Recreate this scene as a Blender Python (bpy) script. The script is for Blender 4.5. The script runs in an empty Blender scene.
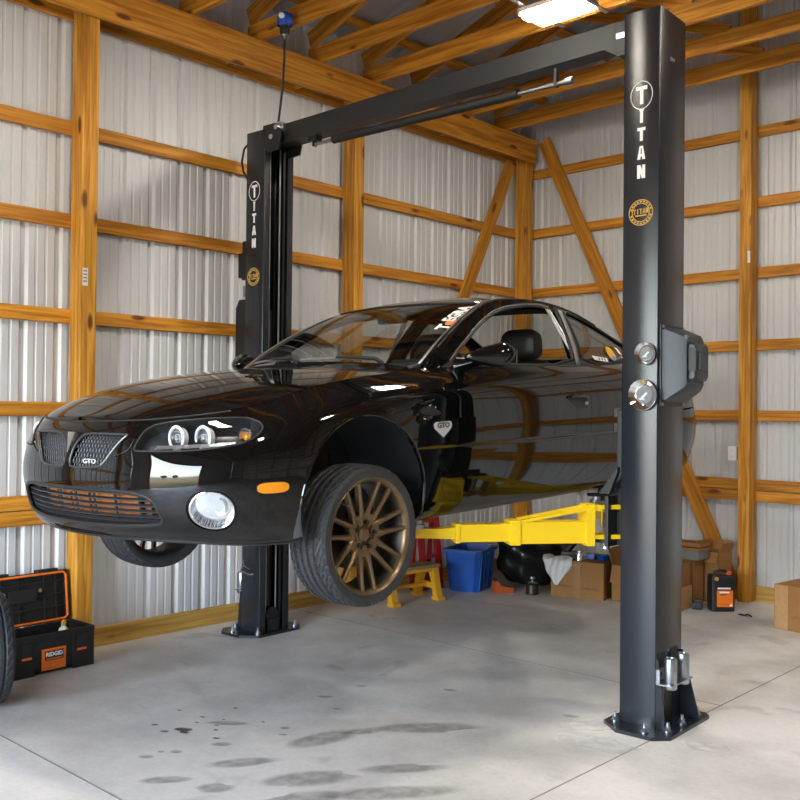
import bpy, bmesh, math, random
import numpy as np
SKY=3.6; EXPO=0.82; LED=95.
from mathutils import Vector, Matrix
random.seed(7)
R=math.radians
sc=bpy.context.scene
col=sc.collection
# ------------------------------------------------------------------ materials
def new_mat(name):
    m=bpy.data.materials.new(name); m.use_nodes=True
    nt=m.node_tree; b=nt.nodes['Principled BSDF']
    return m,nt,b
def mat(name,c,rough=.5,metal=0.,spec=.5,bump=0.,bscale=60.,vary=0.,coat=0.):
    m,nt,b=new_mat(name)
    b.inputs['Base Color'].default_value=(*c,1); b.inputs['Roughness'].default_value=rough
    b.inputs['Metallic'].default_value=metal; b.inputs['Specular IOR Level'].default_value=spec
    b.inputs['Coat Weight'].default_value=coat; b.inputs['Coat Roughness'].default_value=.03
    if bump or vary:
        tc=nt.nodes.new('ShaderNodeTexCoord'); n=nt.nodes.new('ShaderNodeTexNoise')
        n.inputs['Scale'].default_value=bscale; n.inputs['Detail'].default_value=4
        nt.links.new(tc.outputs['Object'],n.inputs['Vector'])
        if bump:
            bp=nt.nodes.new('ShaderNodeBump'); bp.inputs['Strength'].default_value=bump; bp.inputs['Distance'].default_value=.01
            nt.links.new(n.outputs['Fac'],bp.inputs['Height']); nt.links.new(bp.outputs['Normal'],b.inputs['Normal'])
        if vary:
            r=nt.nodes.new('ShaderNodeValToRGB')
            r.color_ramp.elements[0].position=.3; r.color_ramp.elements[1].position=.7
            r.color_ramp.elements[0].color=(*[x*(1-vary) for x in c],1); r.color_ramp.elements[1].color=(*[min(1,x*(1+vary)) for x in c],1)
            nt.links.new(n.outputs['Fac'],r.inputs['Fac']); nt.links.new(r.outputs['Color'],b.inputs['Base Color'])
    return m
def emis(name,c,s):
    m,nt,b=new_mat(name); b.inputs['Base Color'].default_value=(*c,1)
    b.inputs['Emission Color'].default_value=(*c,1); b.inputs['Emission Strength'].default_value=s
    return m
def glass(name,tint=(1,1,1),ior=1.45,rough=0.0):
    m,nt,b=new_mat(name); nt.nodes.remove(b)
    out=nt.nodes['Material Output']; t=nt.nodes.new('ShaderNodeBsdfTransparent'); t.inputs['Color'].default_value=(*tint,1)
    g=nt.nodes.new('ShaderNodeBsdfGlossy'); g.inputs['Roughness'].default_value=rough
    f=nt.nodes.new('ShaderNodeFresnel'); gm_=nt.nodes.new('ShaderNodeNewGeometry'); mr_=nt.nodes.new('ShaderNodeMapRange')
    mr_.inputs['To Min'].default_value=ior; mr_.inputs['To Max'].default_value=1/ior   # same pane from either side
    nt.links.new(gm_.outputs['Backfacing'],mr_.inputs['Value']); nt.links.new(mr_.outputs[0],f.inputs['IOR'])
    mx=nt.nodes.new('ShaderNodeMixShader')
    nt.links.new(f.outputs[0],mx.inputs[0]); nt.links.new(t.outputs[0],mx.inputs[1]); nt.links.new(g.outputs[0],mx.inputs[2]); nt.links.new(mx.outputs[0],out.inputs[0])
    return m
def wood_mat(name,c1,c2,c3):
    "pine: grain runs along the board's own X axis"
    m,nt,b=new_mat(name); N=nt.nodes.new; L=nt.links.new
    tc=N('ShaderNodeTexCoord'); oi=N('ShaderNodeObjectInfo'); mul=N('ShaderNodeVectorMath'); mul.operation='SCALE'
    comb=N('ShaderNodeCombineXYZ'); 
    for k in range(3): L(oi.outputs['Random'],comb.inputs[k])
    L(comb.outputs[0],mul.inputs[0]); mul.inputs['Scale'].default_value=37.
    add=N('ShaderNodeVectorMath'); L(tc.outputs['Object'],add.inputs[0]); L(mul.outputs[0],add.inputs[1])
    mp=N('ShaderNodeMapping'); mp.inputs['Scale'].default_value=(.8,16,16); L(add.outputs[0],mp.inputs['Vector'])
    n=N('ShaderNodeTexNoise'); n.inputs['Scale'].default_value=2.2; n.inputs['Detail'].default_value=5; n.inputs['Distortion'].default_value=.6; L(mp.outputs[0],n.inputs['Vector'])
    r=N('ShaderNodeValToRGB'); e=r.color_ramp.elements; e[0].position=.36; e[0].color=(*[x*.82 for x in c1],1); e[1].position=.66; e[1].color=(*c2,1); L(n.outputs['Fac'],r.inputs['Fac'])
    # large tone drift
    mp3=N('ShaderNodeMapping'); mp3.inputs['Scale'].default_value=(.5,1.5,1.5); L(add.outputs[0],mp3.inputs['Vector'])
    n3=N('ShaderNodeTexNoise'); n3.inputs['Scale'].default_value=1.5; L(mp3.outputs[0],n3.inputs['Vector'])
    hs=N('ShaderNodeHueSaturation'); L(r.outputs['Color'],hs.inputs['Color'])
    mr=N('ShaderNodeMapRange'); mr.inputs['From Min'].default_value=.3; mr.inputs['From Max'].default_value=.7; mr.inputs['To Min'].default_value=.8; mr.inputs['To Max'].default_value=1.15; L(n3.outputs['Fac'],mr.inputs['Value']); L(mr.outputs[0],hs.inputs['Value'])
    # knots
    mp2=N('ShaderNodeMapping'); mp2.inputs['Scale'].default_value=(2.1,6.5,6.5); L(add.outputs[0],mp2.inputs['Vector'])
    v=N('ShaderNodeTexVoronoi'); v.inputs['Scale'].default_value=1.0; L(mp2.outputs[0],v.inputs['Vector'])
    kr=N('ShaderNodeValToRGB'); kr.color_ramp.elements[0].position=.09; kr.color_ramp.elements[0].color=(1,1,1,1); kr.color_ramp.elements[1].position=.16; kr.color_ramp.elements[1].color=(0,0,0,1); L(v.outputs['Distance'],kr.inputs['Fac'])
    mx=N('ShaderNodeMixRGB'); L(kr.outputs['Color'],mx.inputs['Fac']); L(hs.outputs['Color'],mx.inputs['Color1']); mx.inputs['Color2'].default_value=(*c3,1)
    L(mx.outputs[0],b.inputs['Base Color']); b.inputs['Roughness'].default_value=.55; b.inputs['Specular IOR Level'].default_value=.3
    bp=N('ShaderNodeBump'); bp.inputs['Strength'].default_value=.15; bp.inputs['Distance'].default_value=.004; L(n.outputs['Fac'],bp.inputs['Height']); L(bp.outputs[0],b.inputs['Normal'])
    return m
M={}
M['wood']=wood_mat('pine lumber',(.43,.155,.012),(.66,.30,.036),(.15,.045,.008))
M['treated']=wood_mat('treated skirt board',(.42,.23,.045),(.58,.36,.09),(.2,.1,.03))
M['post']=wood_mat('pine post',(.47,.185,.016),(.70,.35,.05),(.14,.045,.01))
M['paint']=mat('black car paint',(.003,.003,.0032),.03,0,.5)
M['black_plastic']=mat('black plastic',(.012,.012,.013),.45,bump=.05,bscale=200)
M['rubber']=mat('rubber seal',(.01,.01,.01),.6)
M['tyre']=mat('tyre rubber',(.030,.032,.035),.55,0,.4,bump=.1,bscale=120,vary=.25)
M['bronze']=mat('bronze wheel',(.185,.122,.062),.34,.7,.5)
M['liftmatte']=mat('matt charcoal coat',(.016,.018,.021),.42,0,.4)
M['darkmetal']=mat('dark metal',(.05,.045,.04),.45,.7)
M['steel']=mat('steel',(.55,.55,.55),.3,1.)
M['chrome']=mat('chrome',(.85,.85,.86),.06,1.)
M['zinc']=mat('zinc plated steel',(.40,.44,.48),.33,1.,vary=.12,bscale=25)
M['lift']=mat('charcoal powder coat',(.0135,.0165,.022),.24,0,.5,bump=.06,bscale=350)
M['liftdark']=mat('black powder coat',(.008,.008,.008),.4)
M['yellow']=mat('yellow powder coat',(.76,.50,.008),.35,0,.5)
M['yellow_plastic']=mat('yellow plastic',(.62,.30,.012),.45,vary=.1,bscale=12)
M['red']=mat('red paint',(.35,.012,.012),.4)
M['blue']=mat('blue plastic',(.008,.075,.36),.35)
M['blueplug']=mat('blue plug plastic',(.01,.08,.42),.35)
M['white']=mat('white vinyl',(.85,.85,.85),.5)
M['gold']=mat('gold vinyl',(.58,.36,.06),.45)
M['orange']=mat('orange plastic',(.80,.17,.012),.4)
M['amber']=mat('amber lens',(.85,.30,.01),.15,0,.5)
M['redlens']=mat('red lens',(.35,.01,.01),.12)
M['card']=mat('cardboard',(.30,.15,.052),.75,0,.2,bump=.05,bscale=90,vary=.1)
M['card_light']=mat('pale cardboard',(.45,.26,.12),.75,0,.2,vary=.08,bscale=30)
M['tape']=mat('brown packing tape',(.30,.15,.05),.25)
M['print']=mat('faded print on cardboard',(.16,.085,.04),.7)
M['silver']=mat('silver badge enamel',(.50,.50,.50),.35)
M['bag']=mat('white plastic bag',(.62,.63,.64),.35)
M['blackbag']=mat('black plastic sheet',(.008,.008,.008),.3,bump=.3,bscale=9)
M['leather']=mat('black leather',(.012,.012,.012),.4,bump=.05,bscale=150)
M['dash']=mat('dash plastic',(.03,.03,.033),.5)
M['meshgrey']=mat('dark grille plastic',(.034,.036,.040),.4)
M['grey']=mat('grey plastic',(.16,.16,.165),.45)
M['liner']=mat('wheel well liner',(.018,.02,.024),.6)
M['power']=mat('slate plastic cover',(.020,.028,.040),.42,bump=.05,bscale=200)
M['rust']=mat('rust orange panel',(.34,.10,.012),.5,vary=.25,bscale=40)
M['glass']=glass('clear glass',(.93,.95,.94))
M['ws']=glass('windscreen glass',(.60,.64,.62),1.6)
M['tint']=glass('tinted glass',(.50,.50,.48),1.45)
M['rearglass']=glass('rear screen glass',(.72,.74,.72),1.45)
M['lens']=glass('lamp lens',(.92,.94,.95),1.5)
M['lampin']=mat('smoked lamp bucket',(.035,.038,.042),.25,.3)
M['reflector']=mat('lamp reflector',(.9,.92,.95),.12,.9)
M['ringwhite']=mat('white-gleam lamp ring',(.85,.88,.92),.25,.1)  # white put in for the bright reflection on chrome lamp rings
M['tag']=mat('printed paper tag',(.75,.74,.70),.6)
M['outlet']=mat('white outlet plastic',(.80,.80,.78),.4)
M['led']=emis('lit diffuser',(1,.93,.81),LED)
M['housing']=mat('white enamel housing',(.75,.75,.75),.4)
# galvanised steel cladding
def steel_mat(name,c,rough=.38):
    m,nt,b=new_mat(name); N=nt.nodes.new; L=nt.links.new
    tc=N('ShaderNodeTexCoord'); n=N('ShaderNodeTexNoise'); n.inputs['Scale'].default_value=.9; n.inputs['Detail'].default_value=6; L(tc.outputs['Object'],n.inputs['Vector'])
    r=N('ShaderNodeValToRGB'); r.color_ramp.elements[0].position=.3; r.color_ramp.elements[1].position=.75
    r.color_ramp.elements[0].color=(*[x*.88 for x in c],1); r.color_ramp.elements[1].color=(*c,1); L(n.outputs['Fac'],r.inputs['Fac']); L(r.outputs[0],b.inputs['Base Color'])
    b.inputs['Roughness'].default_value=rough; b.inputs['Metallic'].default_value=.05
    return m
M['clad']=steel_mat('ribbed steel cladding',(.62,.63,.65),.42)
M['roof']=steel_mat('roof steel',(.40,.41,.42),.45)
def concrete():
    m,nt,b=new_mat('sealed concrete'); N=nt.nodes.new; L=nt.links.new
    tc=N('ShaderNodeTexCoord')
    n=N('ShaderNodeTexNoise'); n.inputs['Scale'].default_value=.75; n.inputs['Detail'].default_value=8; n.inputs['Roughness'].default_value=.62; L(tc.outputs['Object'],n.inputs['Vector'])
    r=N('ShaderNodeValToRGB'); e=r.color_ramp.elements; e[0].position=.36; e[0].color=(.43,.42,.40,1); e[1].position=.58; e[1].color=(.70,.685,.66,1); L(n.outputs['Fac'],r.inputs['Fac'])
    n2=N('ShaderNodeTexNoise'); n2.inputs['Scale'].default_value=38; n2.inputs['Detail'].default_value=5; L(tc.outputs['Object'],n2.inputs['Vector'])
    mr=N('ShaderNodeMapRange'); mr.inputs['To Min'].default_value=.86; mr.inputs['To Max'].default_value=1.1; L(n2.outputs['Fac'],mr.inputs['Value'])
    mx=N('ShaderNodeMixRGB'); mx.blend_type='MULTIPLY'; mx.inputs['Fac'].default_value=1; L(r.outputs[0],mx.inputs['Color1']); L(mr.outputs[0],mx.inputs['Color2'])
    # stray dark blotches
    n4=N('ShaderNodeTexNoise'); n4.inputs['Scale'].default_value=2.6; n4.inputs['Detail'].default_value=3; n4.inputs['Distortion'].default_value=.8; L(tc.outputs['Object'],n4.inputs['Vector'])
    r4=N('ShaderNodeValToRGB'); r4.color_ramp.elements[0].position=.63; r4.color_ramp.elements[0].color=(1,1,1,1); r4.color_ramp.elements[1].position=.70; r4.color_ramp.elements[1].color=(.80,.80,.79,1); L(n4.outputs['Fac'],r4.inputs['Fac'])
    mx2=N('ShaderNodeMixRGB'); mx2.blend_type='MULTIPLY'; mx2.inputs['Fac'].default_value=1; L(mx.outputs[0],mx2.inputs['Color1']); L(r4.outputs[0],mx2.inputs['Color2'])
    L(mx2.outputs[0],b.inputs['Base Color']); b.inputs['Roughness'].default_value=.5; b.inputs['Specular IOR Level'].default_value=.35
    bp=N('ShaderNodeBump'); bp.inputs['Strength'].default_value=.08; bp.inputs['Distance'].default_value=.01; L(n2.outputs['Fac'],bp.inputs['Height']); L(bp.outputs[0],b.inputs['Normal'])
    return m
M['concrete']=concrete()
# ------------------------------------------------------------------ objects
def tag(o,label,cat,group=None,kind=None):
    o['label']=label; o['category']=cat
    if group: o['group']=group
    if kind: o['kind']=kind
    return o
def struct(o): o['kind']='structure'; return o
def empty(name,loc=(0,0,0),rot=(0,0,0),parent=None):
    o=bpy.data.objects.new(name,None); col.objects.link(o); o.location=loc; o.rotation_euler=rot; o.empty_display_size=.1
    if parent: o.parent=parent
    return o
def link_mesh(name,me,m=None,parent=None,loc=None,rot=None):
    o=bpy.data.objects.new(name,me); col.objects.link(o)
    if m is not None: me.materials.append(M[m] if isinstance(m,str) else m)
    if parent: o.parent=parent
    if loc is not None: o.location=loc
    if rot is not None: o.rotation_euler=rot
    return o
class MB:
    "mesh builder: collects shapes, then builds one mesh"
    def __init__(s): s.V=[];s.F=[]
    def add(s,V,F):
        b=len(s.V); s.V+= [tuple(v) for v in V]; s.F+=[[i+b for i in f] for f in F]; return s
    def bm(s,bm,T=None):
        if T is not None: bm.transform(T)
        bm.verts.index_update(); s.add([v.co[:] for v in bm.verts],[[v.index for v in f.verts] for f in bm.faces]); bm.free(); return s
    def box(s,c,size,rot=None,bevel=0,seg=2):
        bm=bmesh.new(); bmesh.ops.create_cube(bm,size=1); bmesh.ops.scale(bm,vec=size,verts=bm.verts)
        if bevel: bmesh.ops.bevel(bm,geom=bm.edges[:],offset=bevel,segments=seg,affect='EDGES',profile=.7)
        T=Matrix.Translation(c)
        if rot is not None: T=T@(rot.to_4x4() if hasattr(rot,'to_4x4') else Matrix.Rotation(rot,4,'Z'))
        return s.bm(bm,T)
    def bb(s,x0,x1,y0,y1,z0,z1,bevel=0): return s.box(((x0+x1)/2,(y0+y1)/2,(z0+z1)/2),(x1-x0,y1-y0,z1-z0),None,bevel)
    def cyl(s,p0,p1,r0,r1=None,n=20,cap=True):
        p0=Vector(p0);p1=Vector(p1); r1=r0 if r1 is None else r1
        z=(p1-p0).normalized(); x=z.orthogonal().normalized(); y=z.cross(x)
        V=[];F=[]
        for p,r in ((p0,r0),(p1,r1)):
            for k in range(n):
                a=2*math.pi*k/n; V.append(p+x*math.cos(a)*r+y*math.sin(a)*r)
        for k in range(n): F.append([k,(k+1)%n,n+(k+1)%n,n+k])
        if cap: F+=[list(range(n-1,-1,-1)),list(range(n,2*n))]
        return s.add(V,F)
    def tube(s,pts,r,n=8,closed=False):
        pts=[Vector(p) for p in pts]; m=len(pts); V=[];F=[]
        up=None
        for i,p in enumerate(pts):
            a=pts[(i-1)%m] if (closed or i>0) else p; b=pts[(i+1)%m] if (closed or i<m-1) else p
            t=(b-a).normalized()
            if up is None: up=t.orthogonal().normalized()
            up=(up-t*up.dot(t)); 
            if up.length<1e-6: up=t.orthogonal()
            up.normalize(); w=t.cross(up)
            rr=r[i] if hasattr(r,'__len__') else r
            for k in range(n):
                q=2*math.pi*k/n; V.append(p+up*math.cos(q)*rr+w*math.sin(q)*rr)
        for i in range(m if closed else m-1):
            j=(i+1)%m
            for k in range(n): F.append([i*n+k,i*n+(k+1)%n,j*n+(k+1)%n,j*n+k])
        if not closed: F+=[list(range(n-1,-1,-1)),list(range((m-1)*n,m*n))]
        return s.add(V,F)
    def lathe(s,prof,c=(0,0,0),axis='Z',n=48,closed=False):
        "prof: (radius, height) pairs"
        V=[];F=[];m=len(prof)
        for k in range(n):
            a=2*math.pi*k/n
            for r,h in prof:
                p=(r*math.cos(a),r*math.sin(a),h)
                if axis=='X': p=(p[2],p[0],p[1])
                elif axis=='Y': p=(p[0],p[2],p[1])
                V.append((p[0]+c[0],p[1]+c[1],p[2]+c[2]))
        for k in range(n):
            j=(k+1)%n
            for i in range(m if closed else m-1): F.append([k*m+i,j*m+i,j*m+(i+1)%m,k*m+(i+1)%m])
        return s.add(V,F)
    def prism(s,poly,d0,d1,plane='XZ'):
        "extrude a 2-d polygon between d0 and d1 along the third axis"
        n=len(poly)
        f={'XZ':lambda p,d:(p[0],d,p[1]),'YZ':lambda p,d:(d,p[0],p[1]),'XY':lambda p,d:(p[0],p[1],d)}[plane]
        V=[f(p,d0) for p in poly]+[f(p,d1) for p in poly]
        F=[list(range(n-1,-1,-1)),list(range(n,2*n))]+[[k,(k+1)%n,n+(k+1)%n,n+k] for k in range(n)]
        return s.add(V,F)
    def build(s,name,m,parent=None,loc=None,rot=None,smooth=35,fix=True):
        me=bpy.data.meshes.new(name); me.from_pydata(s.V,[],s.F); 
        if fix:
            bm=bmesh.new(); bm.from_mesh(me); bmesh.ops.recalc_face_normals(bm,faces=bm.faces); bm.to_mesh(me); bm.free()
        if smooth:
            me.shade_smooth(); me.set_sharp_from_angle(angle=R(smooth))
        return link_mesh(name,me,m,parent,loc,rot)
def children(o): return [c for c in col.objects if c.parent==o]
def copy_tree(o,parent=None):
    c=o.copy(); col.objects.link(c); c.parent=parent
    for ch in children(o):
        d=copy_tree(ch,c)
    return c
def text_mesh(name,txt,size,m,parent,mw,extrude=.0008,bold=.0,align='CENTER',sx=1.):
    cu=bpy.data.curves.new(name,'FONT'); cu.body=txt; cu.size=size; cu.extrude=extrude; cu.offset=bold; cu.align_x=align; cu.align_y='CENTER'; cu.resolution_u=3
    t=bpy.data.objects.new(name+'_t',cu); col.objects.link(t)
    dg=bpy.context.evaluated_depsgraph_get(); dg.update(); me=bpy.data.meshes.new_from_object(t.evaluated_get(dg)); me.name=name
    bpy.data.objects.remove(t); bpy.data.curves.remove(cu)
    me.transform(Matrix.Diagonal((sx,1,1,1)));me.transform(mw)
    me.materials.clear()
    return link_mesh(name,me,m,parent)
def frame(o,x,y):
    "matrix with origin o, text direction x, up direction y"
    x=Vector(x).normalized(); y=Vector(y); y=(y-x*y.dot(x)).normalized(); z=x.cross(y)
    T=Matrix((x,y,z)).transposed().to_4x4(); T.translation=Vector(o); return T
def board(name,p0,p1,w,h,side,m='wood',parent=None,bevel=.003):
    "rectangular timber from p0 to p1; h measured along `side`, w across"
    p0=Vector(p0);p1=Vector(p1); x=(p1-p0); L=x.length; x.normalize(); z=Vector(side); z=(z-x*z.dot(x)).normalized(); y=z.cross(x)
    b=MB().box((L/2,0,0),(L,w,h),None,bevel,1)
    o=b.build(name,m,parent,smooth=0,fix=False)
    T=Matrix((x,y,z)).transposed().to_4x4(); T.translation=p0
    if parent: o.matrix_basis=T
    else: o.matrix_world=T
    return o
# rows: per column list of (X,Y,Z) bottom->top, half body left (+X), Y rear
NET=[
#0 nose centre
[(0,-.93,.185),(0,-.985,.215),(0,-1.015,.30),(0,-1.03,.42),(0,-1.02,.52),(0,-1.00,.60),(0,-.985,.65),(0,-.955,.69)],
#1
[(.24,-.91,.185),(.245,-.965,.215),(.25,-.995,.30),(.25,-1.01,.42),(.25,-1.0,.52),(.25,-.985,.60),(.25,-.965,.65),(.25,-.93,.695)],
#2
[(.46,-.84,.185),(.475,-.89,.215),(.485,-.925,.30),(.49,-.945,.42),(.49,-.935,.52),(.485,-.915,.60),(.475,-.89,.655),(.46,-.845,.705)],
#3
[(.63,-.74,.18),(.65,-.785,.21),(.665,-.825,.30),(.675,-.845,.42),(.675,-.835,.52),(.665,-.80,.61),(.645,-.755,.67),(.615,-.69,.725)],
#4
[(.755,-.60,.17),(.785,-.64,.20),(.80,-.675,.30),(.812,-.69,.42),(.81,-.685,.53),(.795,-.645,.62),(.765,-.58,.685),(.70,-.50,.755)],
#5
[(.82,-.44,.165),(.855,-.455,.20),(.875,-.475,.30),(.888,-.48,.42),(.888,-.475,.53),(.872,-.445,.63),(.835,-.40,.71),(.73,-.34,.80)],
#6
[(.835,-.22,.165),(.872,-.23,.20),(.893,-.235,.30),(.905,-.235,.42),(.905,-.235,.54),(.893,-.225,.65),(.855,-.20,.74),(.735,-.16,.838)],
#7 arch
[(.84,.0,.165),(.878,.0,.20),(.90,0,.30),(.912,0,.42),(.913,0,.55),(.902,0,.665),(.862,.01,.77),(.735,.03,.865)],
#8
[(.84,.30,.165),(.878,.30,.20),(.90,.30,.30),(.913,.30,.42),(.915,.30,.56),(.907,.30,.69),(.872,.305,.805),(.73,.32,.895)],
#9 door front
[(.84,.62,.165),(.878,.62,.20),(.90,.62,.30),(.913,.62,.42),(.917,.62,.56),(.911,.62,.71),(.88,.62,.84),(.735,.64,.925)],
#10
[(.84,1.25,.165),(.878,1.25,.20),(.902,1.25,.30),(.914,1.25,.42),(.919,1.25,.56),(.914,1.25,.72),(.888,1.25,.86),(.80,1.25,.938)],
#11
[(.84,1.9,.168),(.878,1.9,.205),(.902,1.9,.305),(.914,1.9,.425),(.919,1.9,.565),(.914,1.9,.73),(.888,1.9,.872),(.80,1.9,.948)],
#12
[(.84,2.4,.172),(.878,2.4,.21),(.903,2.4,.31),(.916,2.4,.43),(.92,2.4,.57),(.915,2.4,.74),(.885,2.4,.885),(.79,2.4,.962)],
#13
[(.84,2.79,.18),(.878,2.79,.22),(.903,2.79,.32),(.917,2.79,.44),(.921,2.79,.58),(.914,2.79,.75),(.88,2.79,.90),(.76,2.79,.985)],
#14
[(.825,3.2,.19),(.865,3.2,.23),(.893,3.2,.33),(.91,3.2,.45),(.915,3.2,.59),(.90,3.2,.76),(.855,3.2,.92),(.72,3.2,1.005)],
#15
[(.80,3.5,.21),(.845,3.51,.25),(.875,3.52,.35),(.895,3.53,.46),(.897,3.525,.60),(.875,3.51,.77),(.83,3.49,.93),(.68,3.46,1.015)],
#16
[(.70,3.70,.22),(.735,3.73,.26),(.765,3.755,.36),(.785,3.77,.47),(.785,3.765,.61),(.765,3.745,.78),(.73,3.715,.93),(.60,3.66,1.015)],
#17
[(.38,3.79,.22),(.39,3.825,.26),(.40,3.855,.36),(.41,3.875,.47),(.41,3.87,.61),(.405,3.85,.78),(.39,3.82,.93),(.34,3.76,1.015)],
#18
[(0,3.80,.22),(0,3.84,.26),(0,3.87,.36),(0,3.89,.47),(0,3.885,.61),(0,3.865,.78),(0,3.835,.93),(0,3.775,1.015)],
]
NET=np.array(NET,float)
NET[0,:,1]+=.022;NET[1,:,1]+=.021;NET[2,:,1]+=.014;NET[3,:,1]+=.006
NET[15:,:,1]-=.02
NC,NR=NET.shape[:2]
# u knots: cumulative length at row 3
_d=np.linalg.norm(np.diff(NET[:,3],axis=0),axis=1)
UK=np.r_[0,np.cumsum(_d)]
VK=np.linspace(0,1,NR)
def spl_setup(k,P):
    # natural C2 spline second derivatives along axis0
    n=len(k);h=np.diff(k)
    A=np.zeros((n,n));B=np.zeros((n,)+P.shape[1:])
    A[0,0]=1;A[-1,-1]=1
    for i in range(1,n-1):
        A[i,i-1]=h[i-1];A[i,i]=2*(h[i-1]+h[i]);A[i,i+1]=h[i]
        B[i]=6*((P[i+1]-P[i])/h[i]-(P[i]-P[i-1])/h[i-1])
    return np.linalg.solve(A,B.reshape(n,-1)).reshape(B.shape)
def spl(k,P,M,t):
    t=np.asarray(t,float);i=np.clip(np.searchsorted(k,t,side='right')-1,0,len(k)-2)
    h=(k[i+1]-k[i]);a=(k[i+1]-t)/h;b=(t-k[i])/h
    sh=(-1,)+(1,)*(P.ndim-1)
    a=a.reshape(sh);b=b.reshape(sh);h=h.reshape(sh)
    return a*P[i]+b*P[i+1]+((a**3-a)*M[i]+(b**3-b)*M[i+1])*h*h/6
# mirrored extension
_m=np.array([-1,1,1.])
EXT=np.concatenate([NET[4:0:-1]*_m,NET,NET[-2:-5:-1]*_m])
UE=np.r_[-UK[4:0:-1],UK,2*UK[-1]-UK[-2:-5:-1]]
_MU=spl_setup(UE,EXT)
def S(u,v):
    u=np.atleast_1d(np.asarray(u,float));v=np.atleast_1d(np.asarray(v,float))
    C=spl(UE,EXT,_MU,u)           # n,NR,3
    # spline in v per point
    D=np.moveaxis(C,1,0)          # NR,n,3
    M=spl_setup(VK,D)
    i=np.clip((v*(NR-1)).astype(int),0,NR-2);h=1/(NR-1)
    a=((i+1)*h-v)/h;b=1-a;n=np.arange(len(u))
    a=a[:,None];b=b[:,None]
    return a*D[i,n]+b*D[i+1,n]+((a**3-a)*M[i,n]+(b**3-b)*M[i+1,n])*h*h/6
def Sn(u,v,e=1e-3):
    du=S(u+e,v)-S(u-e,v);dv=S(u,np.clip(v+e,0,1))-S(u,np.clip(v-e,0,1))
    n=np.cross(du,dv);return n/np.linalg.norm(n,axis=1)[:,None]
# ---- upper body surfaces -------------------------------------------------
EK=np.arange(9.)
EDGE=np.array([(.715,.60,.935),(.676,.86,1.103),(.604,1.25,1.286),(.568,1.55,1.348),(.552,1.9,1.362),(.558,2.3,1.325),(.59,2.65,1.225),(.64,2.95,1.115),(.70,3.25,1.015)])
CENT=np.array([(0,.34,.955),(0,.70,1.115),(0,1.15,1.30),(0,1.5,1.378),(0,1.9,1.402),(0,2.35,1.368),(0,2.7,1.275),(0,3.02,1.155),(0,3.36,1.03)])
_ME=spl_setup(EK,EDGE);_MC=spl_setup(EK,CENT)
def sgn(x): return np.where(x<0,-1.,1.)
def SB(u,v):
    "lower body, u<0 mirrors to the right-hand side"
    u=np.asarray(u,float);v=np.asarray(v,float)
    P=S(np.abs(u),v);a=np.abs(u)
    w=np.clip((a-1.0)/.6,0,1)*np.clip((5.0-a)/.5,0,1)
    st=np.clip((.548-v)/.022,0,1);st=st*st*(3-2*st)
    P[:,0]-=.008*w*st*np.clip((v-.0)/.5,0,1)
    P[:,0]*=sgn(u)
    return P
def SR(s,t):
    "windscreen / roof / rear window, s along, t across -1..1"
    s=np.asarray(s,float);t=np.asarray(t,float)
    E=spl(EK,EDGE,_ME,s);C=spl(EK,CENT,_MC,s)
    a=np.abs(t)[:,None]
    P=np.empty_like(E)
    P[:,0]=t*E[:,0];P[:,1]=C[:,1]+(E[:,1]-C[:,1])*np.abs(t)**2
    P[:,2]=C[:,2]+(E[:,2]-C[:,2])*np.abs(t)**2.4
    return P
_su=np.linspace(0,8,1601);_EE=spl(EK,EDGE,_ME,_su)
_uu=np.linspace(.2,5.3,1601);_BB=S(_uu,np.ones(1601))
def SG(Y,h,side=1):
    "side glass and pillars, h from belt (0) to roof edge (1)"
    Y=np.asarray(Y,float);h=np.asarray(h,float)
    E=np.stack([np.interp(Y,_EE[:,1],_EE[:,k]) for k in range(3)],1)
    B=np.stack([np.interp(Y,_BB[:,1],_BB[:,k]) for k in range(3)],1)
    B[:,0]-=.006;B[:,2]-=.004
    P=B+(E-B)*h[:,None];P[:,1]=Y
    P[:,0]+=.16*np.clip(E[:,2]-B[:,2],0,1)*h*(1-h)
    P[:,0]*=side
    return P
HK=np.array([-.97,-.93,-.88,-.80,-.65,-.36,-.05,.34,.66]);HZ=np.array([.686,.708,.736,.776,.828,.886,.919,.947,.968])
_MH=spl_setup(HK,HZ)
def SH(u,t):
    "bonnet: chord at body-edge parameter u, t across -1..1"
    u=np.asarray(u,float);t=np.asarray(t,float)
    P=S(u,np.ones(len(u)));zc=spl(HK,HZ,_MH,P[:,1])
    cr=np.maximum(zc-P[:,2],0)
    Q=np.empty_like(P);Q[:,0]=t*P[:,0]
    cow=np.clip((P[:,1]-.2)/.44,0,1)**2*.27   # cowl edge sweeps forward at the centre
    Q[:,1]=P[:,1]-cow*(1-t*t)
    Q[:,2]=P[:,2]+cr*(1-np.abs(t)**2.6)
    return Q
def SD(u,t):
    "boot lid"
    P=S(np.asarray(u,float),np.ones(len(u)));t=np.asarray(t,float)
    Q=P.copy();Q[:,0]=t*P[:,0];Q[:,2]=P[:,2]+.03*(1-np.abs(t)**2.6)*np.clip((6.1-u)/.6,0,1)
    return Q
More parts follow.
